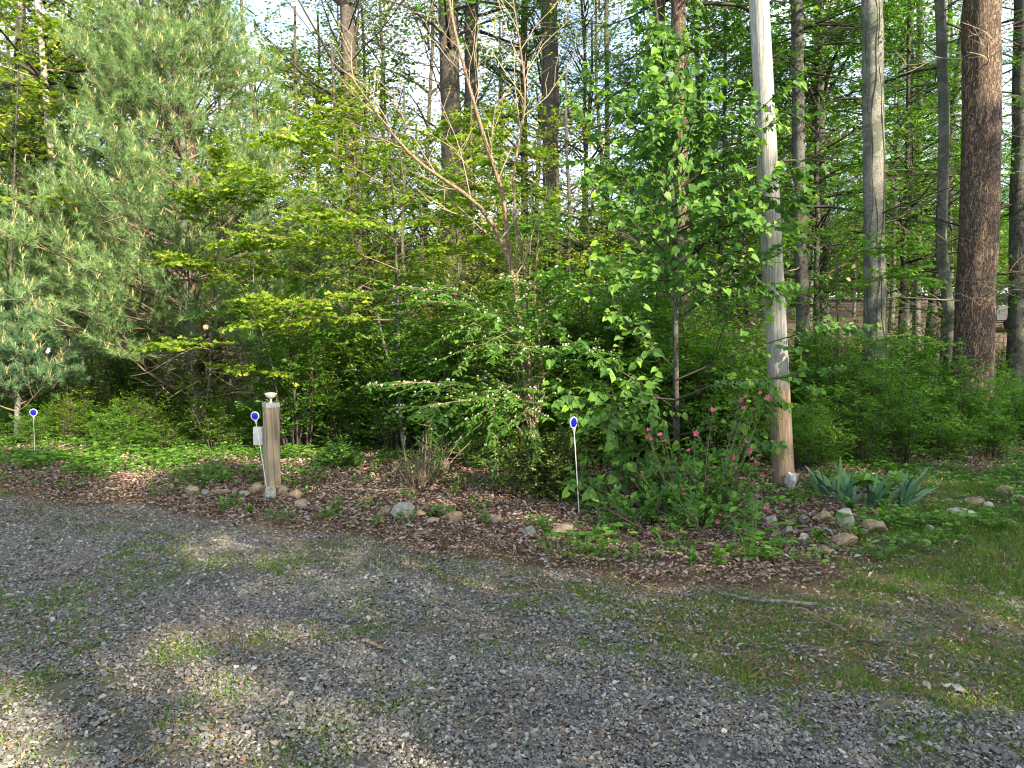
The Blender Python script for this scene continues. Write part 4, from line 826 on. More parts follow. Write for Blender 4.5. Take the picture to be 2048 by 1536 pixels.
# ------------------------------------------------------------------ shrubs
def shrub_mesh(H=2.2, Rr=.9, stems=16, mat='deep', leaf=.042, lp=8, up=.5, per=9, tw=5, tone=(.5, .2), bark='twigdark', lo=.12, subL=.5, ratio=.5, tmpl=RHOMB, flat=.8):
    st = Acc(); az = rng.uniform(0, 6.28, stems); lean = rng.uniform(.05, .55, stems) * Rr / max(H, .1) * 1.5
    A = np.stack([.22 * Rr * np.cos(az) * rng.uniform(0, 1, stems), .22 * Rr * np.sin(az) * rng.uniform(0, 1, stems), np.full(stems, -.05)], -1)
    D = np.stack([np.cos(az) * lean, np.sin(az) * lean, np.ones(stems)], -1); LL = H * rng.uniform(.6, 1.1, stems)
    B = walk(A, unit(D), LL, 9, .0, .07); tubes(st, B, taper(stems, 9, .010 + .003 * H, .003), 5, .5, 0)
    a = Acc(); B2, t2 = spawn(B, per, (lo, 1), lambda q: subL * (1.35 - .8 * q), .95, 5, .35, .05, .12); tubes(a, B2, taper(len(B2), 5, .004, .0018), 3, .5, 1)
    B3, _ = spawn(B2, tw, (.1, 1), subL * .35, .8, 3, flat, 0, .1)
    C, Dd, Nn, tt = leaf_sites(B3, lp, .9, .1, .4, (.05, 1)); s_ = leaf * rng.uniform(.6, 1.25, len(C))
    leaves(a, C, Dd, Nn, s_, s_ * ratio, np.clip(rng.normal(tone[0], tone[1], len(C)) + .15 * tt, 0, 1), tmpl)
    return st.mesh('stems', M[bark]), a.mesh('foliage', [M[mat], M[bark]])
SHR = [shrub_mesh(2.3, .95, 16, 'mid', .062, 7, per=9, tw=6, tone=(.35, .2), ratio=.58), shrub_mesh(1.9, .9, 15, 'mid', .06, 7, per=9, tw=6, tone=(.45, .22), ratio=.58), shrub_mesh(2.6, 1.0, 17, 'mid', .062, 7, per=9, tw=6, tone=(.25, .2), ratio=.58),
       shrub_mesh(1.5, .8, 14, 'mid', .056, 7, per=9, tw=6, tone=(.6, .2), ratio=.55), shrub_mesh(2.0, .9, 16, 'spring', .062, 5, per=8, tw=5, tone=(.3, .2), ratio=.6)]
SLAB = ['tall fine-leaved shrub', 'rounded fine-leaved shrub', 'dark leggy shrub', 'low bright green shrub', 'yellow-green leafy shrub']
def put_shrub(kind, x, y, s, label=None, group='shrubs of the dense thicket', name='thicket_shrub'):
    root = empty(name, (x, y, float(gz(x, y))), rng.uniform(0, 6.28)); root.scale = (s, s, s * rng.uniform(.9, 1.1))
    link('stems', SHR[kind][0], root); link('foliage', SHR[kind][1], root)
    tag(root, spot_label(label or SLAB[kind], x, y, [(10.2, 'foremost,'), (11.2, 'midway up,'), (99, 'uppermost,')] if label else [(9.2, 'front of the thicket,'), (10.4, 'second row,'), (11.8, 'middle of the thicket,'), (13.3, 'back of the thicket,'), (99, 'rearmost,')]), 'shrub', group); return root
# rows of the thicket: (u from, u to, distance, count, kinds)
for u0, u1, d1, d2, n_, kinds, s0 in [(-.32, -.08, 9.2, 10.6, 9, (0, 1, 4), .85), (-.08, .30, 8.8, 10.2, 15, (0, 1, 4, 0), 1.0), (-.1, .36, 8.4, 9.0, 10, (3, 1), .62), (.30, .80, 9.8, 12.5, 18, (1, 3, 3, 0), .88), (-.30, .35, 11, 14, 20, (0, 4, 1), .95), (.3, .85, 12.5, 15, 14, (3, 1, 4), .85), (-.85, -.3, 11.5, 15, 20, (4, 3, 0), .8)]:
    for k_ in range(n_):
        u = u0 + (u1 - u0) * (k_ + rng.uniform()) / n_; d = rng.uniform(d1, d2)
        put_shrub(int(rng.choice(kinds)), u * d, d, s0 * rng.uniform(.8, 1.15) * (.72 if u > .62 else 1))
for px, d, s_ in [(1640, 8.4, .5), (1730, 8.6, .48), (1810, 8.8, .5), (1900, 8.9, .5), (1990, 9.2, .5), (1600, 8.2, .42), (1640, 8.9, .62), (1700, 9.2, .7), (1780, 9.4, .7), (1850, 9.7, .62), (1920, 9.9, .66), (2000, 10.2, .66), (1500, 8.6, .72), (1430, 8.5, .75), (1250, 8.6, .8), (1180, 8.7, .8)]:
    p_ = onground(px, d); put_shrub(int(rng.choice((1, 3))), p_.x, p_.y, s_)
# low bushes of the left slope
for k_ in range(26):
    u = rng.uniform(-.85, -.34); d = rng.uniform(9.6, 12.2); put_shrub(int(rng.choice((3, 4))), u * d, d, rng.uniform(.28, .5), 'small slope bush', 'small bushes on the left slope', 'low_bush')
# single shrubs that stand out
def single_shrub(name, label, loc, meshes, s=1.0, cat='shrub'):
    root = empty(name, loc); root.scale = (s,) * 3; k1 = link('stems', meshes[0], root); k2 = link('foliage', meshes[1], root); tag(root, label, cat); reg(root, k1, k2); return root
g = G(1105, 1015)
single_shrub('boxwood_shrub', 'dense dark shrub with tiny yellow-edged leaves at the foot of the middle marker', g + Vector((-.02, .35, 0)), shrub_mesh(.68, .68, 30, 'box', .03, 9, per=12, tw=7, tone=(.66, .3), lo=.1, subL=.2, ratio=.62, flat=.3))
g = G(838, 985)
single_shrub('twiggy_shrub', 'half-bare twiggy shrub behind the largest edging stone', g + Vector((0, .2, 0)), shrub_mesh(.75, .55, 20, 'weed', .03, 3, per=7, tw=3, tone=(.4, .2), lo=.15, subL=.22, bark='twig'))
g = G(650, 960)
single_shrub('fern_like_plant', 'low feathery green plant on the litter right of the wooden post', g + Vector((.0, .5, 0)), shrub_mesh(.35, .6, 14, 'weed', .045, 6, per=7, tw=4, tone=(.3, .2), lo=.2, subL=.22), 1.0, 'plant')
# honeysuckle: arching sprays with white and cream flowers
dq = 7.9
HB = [[(1070, 900, 8.3), (1000, 620, dq + .2), (900, 580, dq - .1), (780, 572, dq - .3)], [(1070, 900, 8.3), (1010, 640, dq), (930, 610, dq - .2), (850, 600, dq - .4)], [(1070, 900, 8.3), (1060, 640, dq), (1130, 560, dq - .1), (1180, 590, dq - .3)],
      [(1070, 900, 8.3), (980, 780, dq - .2), (880, 765, dq - .6), (800, 765, dq - .8)], [(1070, 900, 8.3), (990, 800, dq - .3), (920, 800, dq - .7), (840, 815, dq - .9)], [(1070, 900, 8.3), (1030, 760, dq - .3), (1000, 790, dq - .8), (960, 850, dq - 1)],
      [(1070, 900, 8.3), (1070, 720, dq - .3), (1080, 690, dq - .6), (1000, 690, dq - .8)], [(1070, 900, 8.3), (1080, 700, dq - .2), (1130, 690, dq - .5), (1180, 700, dq - .7)], [(1070, 900, 8.3), (1060, 800, dq - .4), (1060, 800, dq - .8), (1040, 870, dq - 1)],
      [(1070, 900, 8.3), (1040, 620, dq), (1000, 620, dq - .3), (940, 650, dq - .5)], [(1070, 900, 8.3), (1090, 620, dq), (1090, 570, dq - .2), (1060, 560, dq - .4)], [(1070, 900, 8.3), (1060, 660, dq - .2), (1010, 660, dq - .5), (950, 700, dq - .7)]]
Lm = np.stack([guide(l, 11) for l in HB]); base = G(1066, 940); b_ = np.array(base); root = empty('honeysuckle_shrub', base); tag(root, 'arching green honeysuckle dotted with white and cream flowers around the tan stems', 'shrub')
a = Acc(); tubes(a, Lm - b_, taper(len(Lm), 11, .010, .003), 5); k = [link('stems', a.mesh('stems', M['twig']), root)]
a = Acc(); B2, _ = spawn(Lm, 17, (.35, 1), .55, .7, 5, .9, -.15, .08); tubes(a, B2 - b_, taper(len(B2), 5, .003, .0015), 3, .5, 1)
C, Dd, Nn, tt = leaf_sites(B2, 22, 1.0, .3, .4); s_ = .075 * rng.uniform(.6, 1.2, len(C)); leaves(a, C - b_, Dd, Nn, s_, s_ * .45, np.clip(rng.normal(.45, .18, len(C)) + .1 * tt, 0, 1), OVAL)
k.append(link('foliage', a.mesh('foliage', [M['mid'], M['twig']]), root))
a = Acc(); C, Dd, Nn, tt = leaf_sites(B2, 9, .8, -.6, .6, (.2, .95)); sel = rng.uniform(0, 1, len(C)) < .26; C, Dd, Nn = C[sel], Dd[sel], Nn[sel]
for q in range(4):
    leaves(a, C - b_ + [0, 0, .012], Dd * .3 + rng.normal(0, .5, C.shape) + [0, 0, .8], rng.normal(0, 1, C.shape), .026, .010, rng.uniform(0, 1, len(C)), RHOMB)
k.append(link('blossoms', a.mesh('blossoms', M['white']), root)); tag(k[-1], kind='stuff'); reg(root, *k)
# azalea
b_ = np.array(G(1430, 1085)) + [0, .35, 0]
root = empty('azalea_shrub', b_); tag(root, 'loose azalea with pink blossoms left of the utility pole foot', 'shrub'); n_ = 46
az = rng.uniform(0, 6.28, n_); A = np.stack([rng.uniform(-.65, .28, n_), rng.uniform(-.2, .65, n_), np.full(n_, -.03)], -1)
D = np.stack([np.cos(az) * .9, np.sin(az) * .5, np.full(n_, .5)], -1); LL = rng.uniform(.15, .75, n_)
B = walk(A, unit(D), LL, 8, .2, .12); a = Acc(); tubes(a, B, taper(n_, 8, .009, .003), 4); B2, _ = spawn(B, 7, (.3, 1), .22, .9, 5, .3, .2, .16); tubes(a, B2, taper(len(B2), 5, .003, .0015), 3)
k = [link('stems', a.mesh('stems', M['twig']), root)]
a = Acc(); C, Dd, Nn, tt = leaf_sites(B2, 14, .7, -.1, .5, (.2, 1.05), .7); s_ = .06 * rng.uniform(.5, 1.2, len(C)); leaves(a, C, Dd, Nn + [0, -.4, 0], s_, s_ * .52, np.clip(rng.normal(.4, .22, len(C)) + .4 * tt ** 3, 0, 1), OVAL)
k.append(link('foliage', a.mesh('foliage', M['weed']), root))
def blossom_mesh(open_=1.0):
    a = Acc()
    for q in range(5):
        th = q * 1.2566; d = np.array([[math.cos(th) * open_, math.sin(th) * open_, .75]]); leaves(a, np.zeros((1, 3)), d, np.array([[-math.cos(th), -math.sin(th), 1.0]]), 1.0, .62, [.3 + .4 * (q % 2)], OVAL)
    for q in range(4):
        leaves(a, np.zeros((1, 3)), np.array([[rng.normal(0, .2), rng.normal(0, .2), 1]]), rng.normal(0, 1, (1, 3)), .9, .04, [1.0], NEEDLE)
    return a.mesh('blossom', M['pink'])
BLO = [blossom_mesh(1.1), blossom_mesh(.7), blossom_mesh(.25)]
FL = [(1425, 822, 0), (1487, 818, 1), (1298, 862, 1), (1296, 873, 0), (1320, 872, 0), (1300, 880, 1), (1330, 885, 1), (1390, 867, 0), (1490, 885, 1), (1499, 900, 0), (1523, 912, 2), (1515, 930, 2), (1379, 903, 1), (1366, 926, 2), (1282, 947, 1), (1285, 955, 2), (1365, 982, 2), (1371, 989, 2), (1523, 947, 1), (1533, 1013, 0), (1483, 1013, 1), (1566, 1010, 2), (1444, 1031, 2), (1453, 1037, 2), (1435, 1043, 1), (1328, 1040, 2), (1296, 1070, 1), (1317, 1074, 0), (1337, 1077, 0), (1536, 1052, 1), (1500, 918, 2), (1508, 925, 1), (1455, 918, 2), (1350, 918, 2), (1510, 990, 2), (1505, 1000, 2), (1495, 795, 1), (1522, 788, 1), (1535, 795, 0), (1506, 820, 2), (1480, 800, 1), (1463, 915, 1), (1420, 960, 2), (1360, 1000, 2), (1470, 940, 2), (1545, 940, 2)]
for fx, fy, q in FL:
    yb = float(np.interp(fy, [780, 1080], [6.45, 5.7])); p_ = P(fx, fy, yb + rng.uniform(-.05, .15)); gzz = float(gz(p_.x, p_.y)) + .05
    if p_.z < gzz: p_.z = gzz
    o = link('blossom', BLO[q], root, Vector(p_) - Vector(b_)); o.rotation_euler = (rng.normal(1.0, .4), rng.normal(0, .4), rng.normal(0, .6)); o.scale = ((.040, .034, .034)[q],) * 3
    # the twig that carries it
reg(root, *k)
# twigs that carry the higher blossoms
hi = np.array([list(P(fx, fy, float(np.interp(fy, [780, 1080], [6.5, 5.75])))) for fx, fy, q in FL]) - b_
a = Acc(); st = np.stack([hi * [.35, .35, 0] + [0, .1, .0], hi * [.7, .7, .55] + [0, .1, 0], hi], 1); tubes(a, st, np.array([[.006, .004, .002]]), 4)
C, Dd, Nn, tt = leaf_sites(st, 16, .8, 0, .5, (.45, 1), .6); leaves(a, C + rng.normal(0, .03, C.shape), Dd, Nn, .045, .02, rng.uniform(.2, .8, len(C)), OVAL, 1); o = link('flowering_twigs', a.mesh('twigs', [M['twig'], M['weed']]), root); tag(o, kind='stuff')

# iris clumps
def iris(label, px, py, tips, rs=.5):
    base = G(px, py); root = empty('iris_plant', base); tag(root, label, 'iris', 'iris clumps beside the utility pole')
    for tx, ty in tips + [(a_ + random.uniform(-16, 16), b_ + random.uniform(4, 26)) for a_, b_ in tips]:
        tip = P(tx, ty, base.y + rng.uniform(-.15, .2)) - base; s0 = Vector((rng.uniform(-.06, .06) + (tx - px) / F * base.y * .18, rng.uniform(-.05, .05), -.02)); n = 7
        mid = s0.lerp(tip, .5) + Vector((-(tx - px) / F * .7, 0, .06)); pts = [s0 * (1 - t) ** 2 + mid * 2 * t * (1 - t) + tip * t * t for t in np.linspace(0, 1, n)]
        w = np.array([.018, .024, .028, .027, .021, .013, .001]); yaw = rng.uniform(-.7, .7); sv = np.array([math.cos(yaw), math.sin(yaw), 0]); nv = np.array([-math.sin(yaw), math.cos(yaw), 0]); pa = np.array([list(q) for q in pts])
        V = np.concatenate([pa - sv * w[:, None], pa + nv * .003, pa + sv * w[:, None], pa - nv * .003]); Fq = [[i + j * n, i + 1 + j * n, i + 1 + ((j + 1) % 4) * n, i + ((j + 1) % 4) * n] for i in range(n - 1) for j in range(4)]
        a = Acc(); a.add(V, Fq, rng.uniform(.15, .9), 0, False); link('leaf_blade', a.mesh('blade', M['iris']), root)
iris('iris clump with long blue-green blades leaning left, nearest the utility pole', 1655, 990, [(1609, 930), (1636, 938), (1645, 948), (1650, 955), (1670, 960), (1668, 975), (1640, 960), (1628, 950)])
iris('iris clump with the tallest upright blade, second from the utility pole', 1690, 1008, [(1681, 912), (1700, 945), (1706, 955), (1690, 940), (1730, 965), (1728, 985), (1680, 965), (1704, 950), (1668, 975), (1712, 970)])
iris('narrow iris clump between the tallest-bladed and the rightmost clump', 1745, 1010, [(1740, 965), (1755, 945), (1778, 952), (1765, 970), (1780, 985), (1738, 970), (1752, 960), (1786, 975)])
iris('iris clump with blades arching far to the right', 1795, 1012, [(1815, 940), (1835, 945), (1858, 932), (1868, 968), (1865, 975), (1840, 985), (1800, 960), (1828, 955), (1820, 975), (1850, 990)])
# pale broad-leaved plant behind the irises
def broad_plant(label, px, py, n, L_, name='broad_leaved_plant', tone=.8, mat='weed', h=.16, spread=.2):
    base = G(px, py); root = empty(name, base); tag(root, label, 'plant'); 
    for q in range(n):
        th = rng.uniform(0, 6.28); r = spread * rng.uniform(.3, 1); T = np.array([[r * math.cos(th), r * math.sin(th) * .6, h * rng.uniform(.5, 1)]]); a = Acc()
        tubes(a, np.stack([np.zeros((1, 3)), T * [.5, .5, .7], T], 1), np.array([[.004, .003, .003]]), 4, .5, 1)
        leaves(a, T, np.array([[math.cos(th), math.sin(th), -.1]]), np.array([[rng.normal(0, .3), -.5, 1.0]]), L_ * rng.uniform(.7, 1.2), L_ * .7, [tone + rng.uniform(-.2, .2)], HEART); link('leaf', a.mesh('leaf', [M[mat], M['twiggreen']]), root)
broad_plant('pale broad-leaved plant just behind the iris blades', 1715, 975, 9, .15)
broad_plant('second pale broad-leaved plant behind the gap between iris clumps', 1765, 980, 8, .14)
broad_plant('small pale green plant at the right foot of the wooden post', 570, 962, 5, .07, h=.14, spread=.14, tone=.8)
broad_plant('single low broad-leaved seedling on the left slope below the left marker', 145, 945, 6, .10, h=.1, tone=.8)
# leafy weeds on the litter in front of the bed
def weed(label, px, py, H, n=9, L_=.06):
    base = G(px, py); root = empty('leafy_weed', base); tag(root, label, 'weed'); k_ = 3; az = rng.uniform(0, 6.28, k_); D = np.stack([np.cos(az) * .3, np.sin(az) * .3, np.ones(k_)], -1); B = walk(np.zeros((k_, 3)), unit(D), np.full(k_, H), 5, 0, .1)
    a = Acc(); tubes(a, B, taper(k_, 5, .004, .002), 4); link('stem', a.mesh('stem', M['twiggreen']), root); C, Dd, Nn, tt = leaf_sites(B, n, 1.1, -.05, .3, (.1, 1), .8)
    a = Acc(); s_ = L_ * rng.uniform(.6, 1.2, len(C)); leaves(a, C, Dd, Nn, s_, s_ * .55, np.clip(rng.normal(.6, .2, len(C)), 0, 1), OVAL); link('leaves', a.mesh('leaves', M['weed']), root)
for w_ in [('leafy weed between the grey and tan stones below the middle marker', 1090, 1075, .17, 14, .06), ('bright weed on the litter below the rightmost azalea flowers', 1440, 1135, .16, 12, .06), ('tall pale weed stalk below the azalea beside the stones', 1495, 1120, .4, 14, .075),
           ('weed sprig left of the post foot stones on bare litter', 400, 1000, .07, 8, .04), ('weed patch on the litter below the two right stones by the post', 500, 1030, .08, 12, .045), ('upright weed on the litter between post stones and the largest stone', 678, 1030, .16, 10, .05),
           ('low weed at the gravel edge below the rightmost weed stalk', 1380, 1130, .08, 10, .06), ('tiny weed right of the dark-topped edging stone', 905, 1025, .05, 6, .04), ('weed tuft under the pink flowers nearest the drive', 1360, 1060, .12, 12, .055), ('weed below the pitted stone', 1640, 1085, .1, 10, .06),
           ('weed cluster at the foot of the rightmost iris clump', 1770, 1022, .09, 14, .06), ('weed cluster at the foot of the tallest iris clump', 1700, 1020, .08, 14, .06), ('leafy weed on the litter right of the tan stones, above the drive', 1190, 1085, .13, 10, .05), ('weed sprig next to the small tan stone on open litter', 972, 1050, .06, 8, .035)]: weed(*w_)
def grass_tuft(label, px, py, h, n, sp=.04, w=.006):
    m_ = tuft(n, h, sp, 'grass', w, .25, .05); o = link('grass_tuft', m_, None, G(px, py)); tag(o, label, 'grass tuft')
grass_tuft('upright tuft of narrow blades on the litter left of the boxwood', 909, 990, .24, 26, .03)
grass_tuft('thick bright grass tuft in front of the long pale stone at right', 1905, 1050, .14, 130, .14)
grass_tuft('bright grass patch at the right edge of the picture', 2010, 1165, .11, 260, .3)
grass_tuft('dark green blades in the shade left of the twiggy shrub', 700, 905, .3, 30, .05)

# ------------------------------------------------------------------ edging stones
def stone(label, px, py, wpx, hpx, mat, seed, name='edging_stone', flat=1.0, sink=.12, ang=None, depth=.8):
    """an angular block of rock: a few random planes cut off a rounded lump"""
    r_ = np.random.default_rng(seed); g = G(px, py + hpx * .35); k_ = g.y / F; w = wpx * k_; h = hpx * k_ * 1.35; w *= 1.08
    import bmesh
    bm = bmesh.new(); bmesh.ops.create_icosphere(bm, subdivisions=4, radius=1.0); V = np.array([v.co[:] for v in bm.verts])
    for _ in range(11):
        nrm = unit(r_.normal(0, 1, 3)); dd_ = r_.uniform(.62, .88); s = V @ nrm; V = V - np.maximum(s - dd_, 0)[:, None] * nrm[None]
    V = V + (unit(V) * (.035 * np.sin(V @ r_.normal(0, 7, 3)) + .02 * np.sin(V @ r_.normal(0, 15, 3)))[:, None])
    V = V / np.abs(V).max(0); V = V * [w / 2, w / 2 * depth, h / 2 * (1 + sink)]
    for v, c_ in zip(bm.verts, V): v.co = c_
    me = bpy.data.meshes.new('stone'); bm.to_mesh(me); bm.free(); me.materials.append(M[mat])
    for p_ in me.polygons: p_.use_smooth = True
    try: me.set_sharp_from_angle(angle=R(28))
    except Exception: pass
    o = link(name, me, None, (g.x, g.y, g.z + h / 2 * (1 - sink) - .01)); o.rotation_euler = (r_.normal(0, .08), r_.normal(0, .1), r_.uniform(-.4, .4) if ang is None else ang); tag(o, label, 'stone', 'stones edging the bed'); return o
STN = [('brown blocky stone first in the row left of the post', 385, 983, 30, 17, 'stone_tan'), ('small grey stone squeezed between brown and long tan stones left of post', 412, 986, 20, 12, 'stone_grey'), ('long low tan stone in the row left of the post', 447, 984, 32, 13, 'stone_tan'), ('little reddish stone next to the long low tan one', 470, 984, 13, 12, 'stone_tan'),
       ('flat grey-brown stone in the row just before the post', 490, 987, 24, 9, 'stone_grey'), ('wedge-shaped ochre stone touching the left side of the post', 515, 981, 34, 19, 'stone_tan'), ('rough pale grey stone at the foot of the post under the leaning marker', 543, 991, 24, 24, 'stone_pale'), ('tan stone half hidden by leaves right of the post foot', 568, 985, 28, 15, 'stone_tan'),
       ('pale tan rounded stone right of the post foot, behind the brown flat one', 593, 992, 30, 17, 'stone_tan'), ('flat ochre-brown stone lying in front to the right of the post', 606, 1010, 34, 14, 'stone_tan'), ('small tan stone tucked at the left end of the largest stone', 772, 1026, 28, 16, 'stone_tan'), ('largest smooth pale grey stone of the middle row', 806, 1027, 50, 27, 'stone_grey'),
       ('small tan stone against the right end of the largest stone', 841, 1030, 22, 13, 'stone_tan'), ('dark brown upright stone right of the largest stone', 879, 1024, 34, 21, 'stone_dark'), ('little brown stone in front of the dark upright one', 864, 1044, 28, 14, 'stone_tan'), ('flat-topped brown stone at the right end of the middle row', 907, 1037, 37, 17, 'stone_tan'),
       ('lone small sandy stone on the litter below the boxwood', 996, 1042, 28, 14, 'stone_tan'), ('grey domed stone left of the weed below the middle marker', 1060, 1067, 27, 19, 'stone_grey'), ('long tan slab right of the weed below the middle marker', 1120, 1061, 52, 15, 'stone_tan'), ('mossy dark stone back in the shade among the twigs', 886, 936, 32, 26, 'stone_dark'),
       ('grey-pink stone under the low azalea flowers', 1543, 1050, 26, 26, 'stone_grey'), ('small pale stone right of the azalea, leaning in leaves', 1577, 1062, 16, 15, 'stone_pale'), ('small rounded cream stone below the azalea right side', 1607, 1078, 22, 15, 'stone_pale'), ('grey stone beside the pale leaf pile, left of the pitted stone', 1606, 1040, 18, 15, 'stone_grey'),
       ('brown slab with broken face left of the pitted stone', 1645, 1036, 36, 18, 'stone_tan'), ('large white stone pitted with dark holes below the iris', 1691, 1045, 39, 33, 'stone_pale'), ('cream flat stone at the front of the right-hand stone group', 1652, 1102, 38, 14, 'stone_tan'), ('brown flat slab sunk in the soil below the pitted stone', 1688, 1082, 48, 18, 'stone_tan'),
       ('brown mottled stone sunk to the right of the pitted stone', 1748, 1054, 44, 20, 'stone_tan'), ('little white stone alone in the grass at right', 1859, 1058, 21, 11, 'stone_pale'), ('long pale stone behind the thick grass tuft', 1925, 1028, 52, 14, 'stone_pale'), ('cream stone right behind the long pale stone', 1950, 1006, 36, 17, 'stone_tan'),
       ('small pale stone on top right of the cream stone', 1978, 1012, 20, 12, 'stone_pale'), ('tan boulder near the right edge above the grass', 2008, 985, 36, 18, 'stone_tan'), ('white jagged stone at the extreme right edge', 2036, 998, 24, 12, 'stone_pale')]
for q, s_ in enumerate(STN): stone(*s_, seed=100 + q)
# ------------------------------------------------------------------ sticks
def stick(label, pts, r0, r1, mat, lift=.015, name='fallen_stick'):
    q = np.array([list(G(a, b)) for a, b in pts]); s = np.linspace(0, 1, len(q)); t = np.linspace(0, 1, 14); arr = np.stack([np.interp(t, s, q[:, k]) for k in range(3)], -1)
    arr[:, 2] = gz(arr[:, 0], arr[:, 1]) + lift + .006 * np.sin(t * 9); arr[1:-1, :2] += rng.normal(0, .006, (12, 2)); b_ = arr[0].copy(); a = Acc(); tubes(a, arr - b_, np.linspace(r0, r1, 14), 8, .5, 0, cap=True, rough=.12)
    o = link(name, a.mesh('stick', M[mat]), None, b_); tag(o, label, 'stick')
stick('thick grey bark-covered stick lying across the mossy edge of the drive', [(1634, 1221), (1540, 1215), (1480, 1206), (1434, 1200)], .0125, .007, 'bark_pale', .035)
stick('thin tan stick running right and down from the thick grey stick', [(1595, 1224), (1640, 1245), (1692, 1273)], .004, .006, 'twig', .03)
stick('short dark twig right of the thin tan stick', [(1715, 1294), (1750, 1296), (1780, 1297)], .007, .004, 'twigdark', .03)
stick('reddish strip of bark on the gravel in the middle of the drive', [(725, 1290), (765, 1304), (790, 1312)], .010, .006, 'bark_tan', .025)
stick('pale root-like branch lying under the azalea', [(1375, 1015), (1405, 985), (1427, 968)], .012, .008, 'twigpale', .03, 'fallen_branch')
stick('bare pale branch lying on the litter behind the largest stone', [(690, 985), (760, 986), (820, 984)], .007, .004, 'twigpale', .03)

# ------------------------------------------------------------------ utility pole
pb_ = G(1568, 972); pt_ = P(1518, 0, pb_.y); dirp = (pt_ - pb_); topz = 9.0; pend = pb_ + dirp * ((topz - pb_.z) / dirp.z)
m, nt, out = newmat('weathered_pole'); L = nt.links; tc = nt.nodes.new('ShaderNodeTexCoord'); mpn = nd(nt, 'ShaderNodeMapping'); mpn.inputs['Scale'].default_value = (1, 1, .035); L.new(tc.outputs['Object'], mpn.inputs[0])
n1 = nd(nt, 'ShaderNodeTexNoise', Scale=95, Detail=6, Roughness=.7); L.new(mpn.outputs[0], n1.inputs[0]); n2 = nd(nt, 'ShaderNodeTexNoise', Scale=3.0, Detail=5); L.new(tc.outputs['Object'], n2.inputs[0])
grey = ramp(nt, n1.outputs[0], [(.3, (.10, .10, .096)), (.46, (.27, .265, .25)), (.62, (.42, .41, .38))]); brown = ramp(nt, n1.outputs[0], [(.3, (.09, .06, .04)), (.5, (.25, .18, .125)), (.7, (.37, .29, .21))])
sx = nt.nodes.new('ShaderNodeSeparateXYZ'); L.new(tc.outputs['Object'], sx.inputs[0]); mr = nd(nt, 'ShaderNodeMapRange'); mr.inputs['From Min'].default_value = .95; mr.inputs['From Max'].default_value = 1.35
L.new(math_(nt, 'ADD', sx.outputs[2], math_(nt, 'MULTIPLY', math_(nt, 'SUBTRACT', n2.outputs[0], .5), .8)), mr.inputs[0]); q = nd(nt, 'ShaderNodeMix', data_type='RGBA'); L.new(mr.outputs[0], q.inputs[0]); L.new(brown, q.inputs[6]); L.new(grey, q.inputs[7])
# dark red stain on the lower right side
def band(sock, lo, hi, soft):
    a1 = nd(nt, 'ShaderNodeMapRange'); a1.inputs['From Min'].default_value = lo - soft; a1.inputs['From Max'].default_value = lo + soft; L.new(sock, a1.inputs[0])
    a2 = nd(nt, 'ShaderNodeMapRange'); a2.inputs['From Min'].default_value = hi + soft; a2.inputs['From Max'].default_value = hi - soft; L.new(sock, a2.inputs[0]); return math_(nt, 'MULTIPLY', a1.outputs[0], a2.outputs[0])
n5 = nd(nt, 'ShaderNodeTexNoise', Scale=25, Detail=5); L.new(mpn.outputs[0], n5.inputs[0])
st_ = math_(nt, 'MULTIPLY', math_(nt, 'MULTIPLY', band(sx.outputs[0], .045, .075, .02), band(sx.outputs[2], .25, .55, .1)), ramp(nt, n1.outputs[0], [(.4, (0, 0, 0)), (.55, (1, 1, 1))]))
q2 = nd(nt, 'ShaderNodeMix', data_type='RGBA'); L.new(st_, q2.inputs[0]); L.new(q.outputs[2], q2.inputs[6]); q2.inputs[7].default_value = (.10, .025, .018, 1)
p_ = nd(nt, 'ShaderNodeBsdfPrincipled', Roughness=.85); L.new(q2.outputs[2], p_.inputs['Base Color']); bm_ = nd(nt, 'ShaderNodeBump', Strength=.9, Distance=.012); L.new(n1.outputs[0], bm_.inputs['Height']); L.new(bm_.outputs[0], p_.inputs['Normal']); L.new(p_.outputs[0], out.inputs[0]); M['pole'] = m
root = empty('utility_pole', pb_); tag(root, 'weathered grey round wooden utility pole with brown lower end, leaning slightly', 'utility pole')
nz, ns = 90, 64; t = np.linspace(-.02, 1, nz); ax = np.array(pb_)[None] + np.array(pend - pb_)[None] * t[:, None] - np.array(pb_); rad = np.interp(t, [0, 1], [.113, .088])
th = np.arange(ns) / ns * 2 * np.pi - np.pi; RR = rad[:, None] * np.ones(ns)[None]
z = ax[:, 2][:, None]
for ca, lo_, hi_, dep in ((-.6, 1.0, 2.4, .003), (-1.9, .2, 1.7, .004), (-1.75, 4.6, 6.5, .004), (-1.42, -.1, 3.4, .011), (-1.15, 3.2, 4.4, .005), (-2.1, 2.2, 2.9, .004), (-.9, .3, 1.6, .004)):
    aa = ca + .03 * np.sin(z * 2.3); RR = RR - dep * np.exp(-((th[None] - aa) / .045) ** 2) * (z > lo_) * (z < hi_)
for kz, ka in ((2.05, -2.3), (4.35, -1.1)): RR = RR + .007 * np.exp(-(((th[None] - ka) * .1) ** 2 + (z - kz) ** 2) / .0012)
V = ax[:, None, :] + np.stack([RR * np.cos(th)[None], RR * np.sin(th)[None], np.zeros_like(RR)], -1); i = np.arange(nz - 1)[:, None] * ns; j = np.arange(ns)[None]; j2 = (j + 1) % ns
a = Acc(); a.add(V.reshape(-1, 3), np.stack([i + j, i + j2, i + ns + j2, i + ns + j], -1).reshape(-1, 4), .5, 0, True); a.add(np.vstack([V[-1], ax[-1]]), [[k_, (k_ + 1) % ns, ns] for k_ in range(ns)]); k1 = link('shaft', a.mesh('shaft', M['pole']), root)
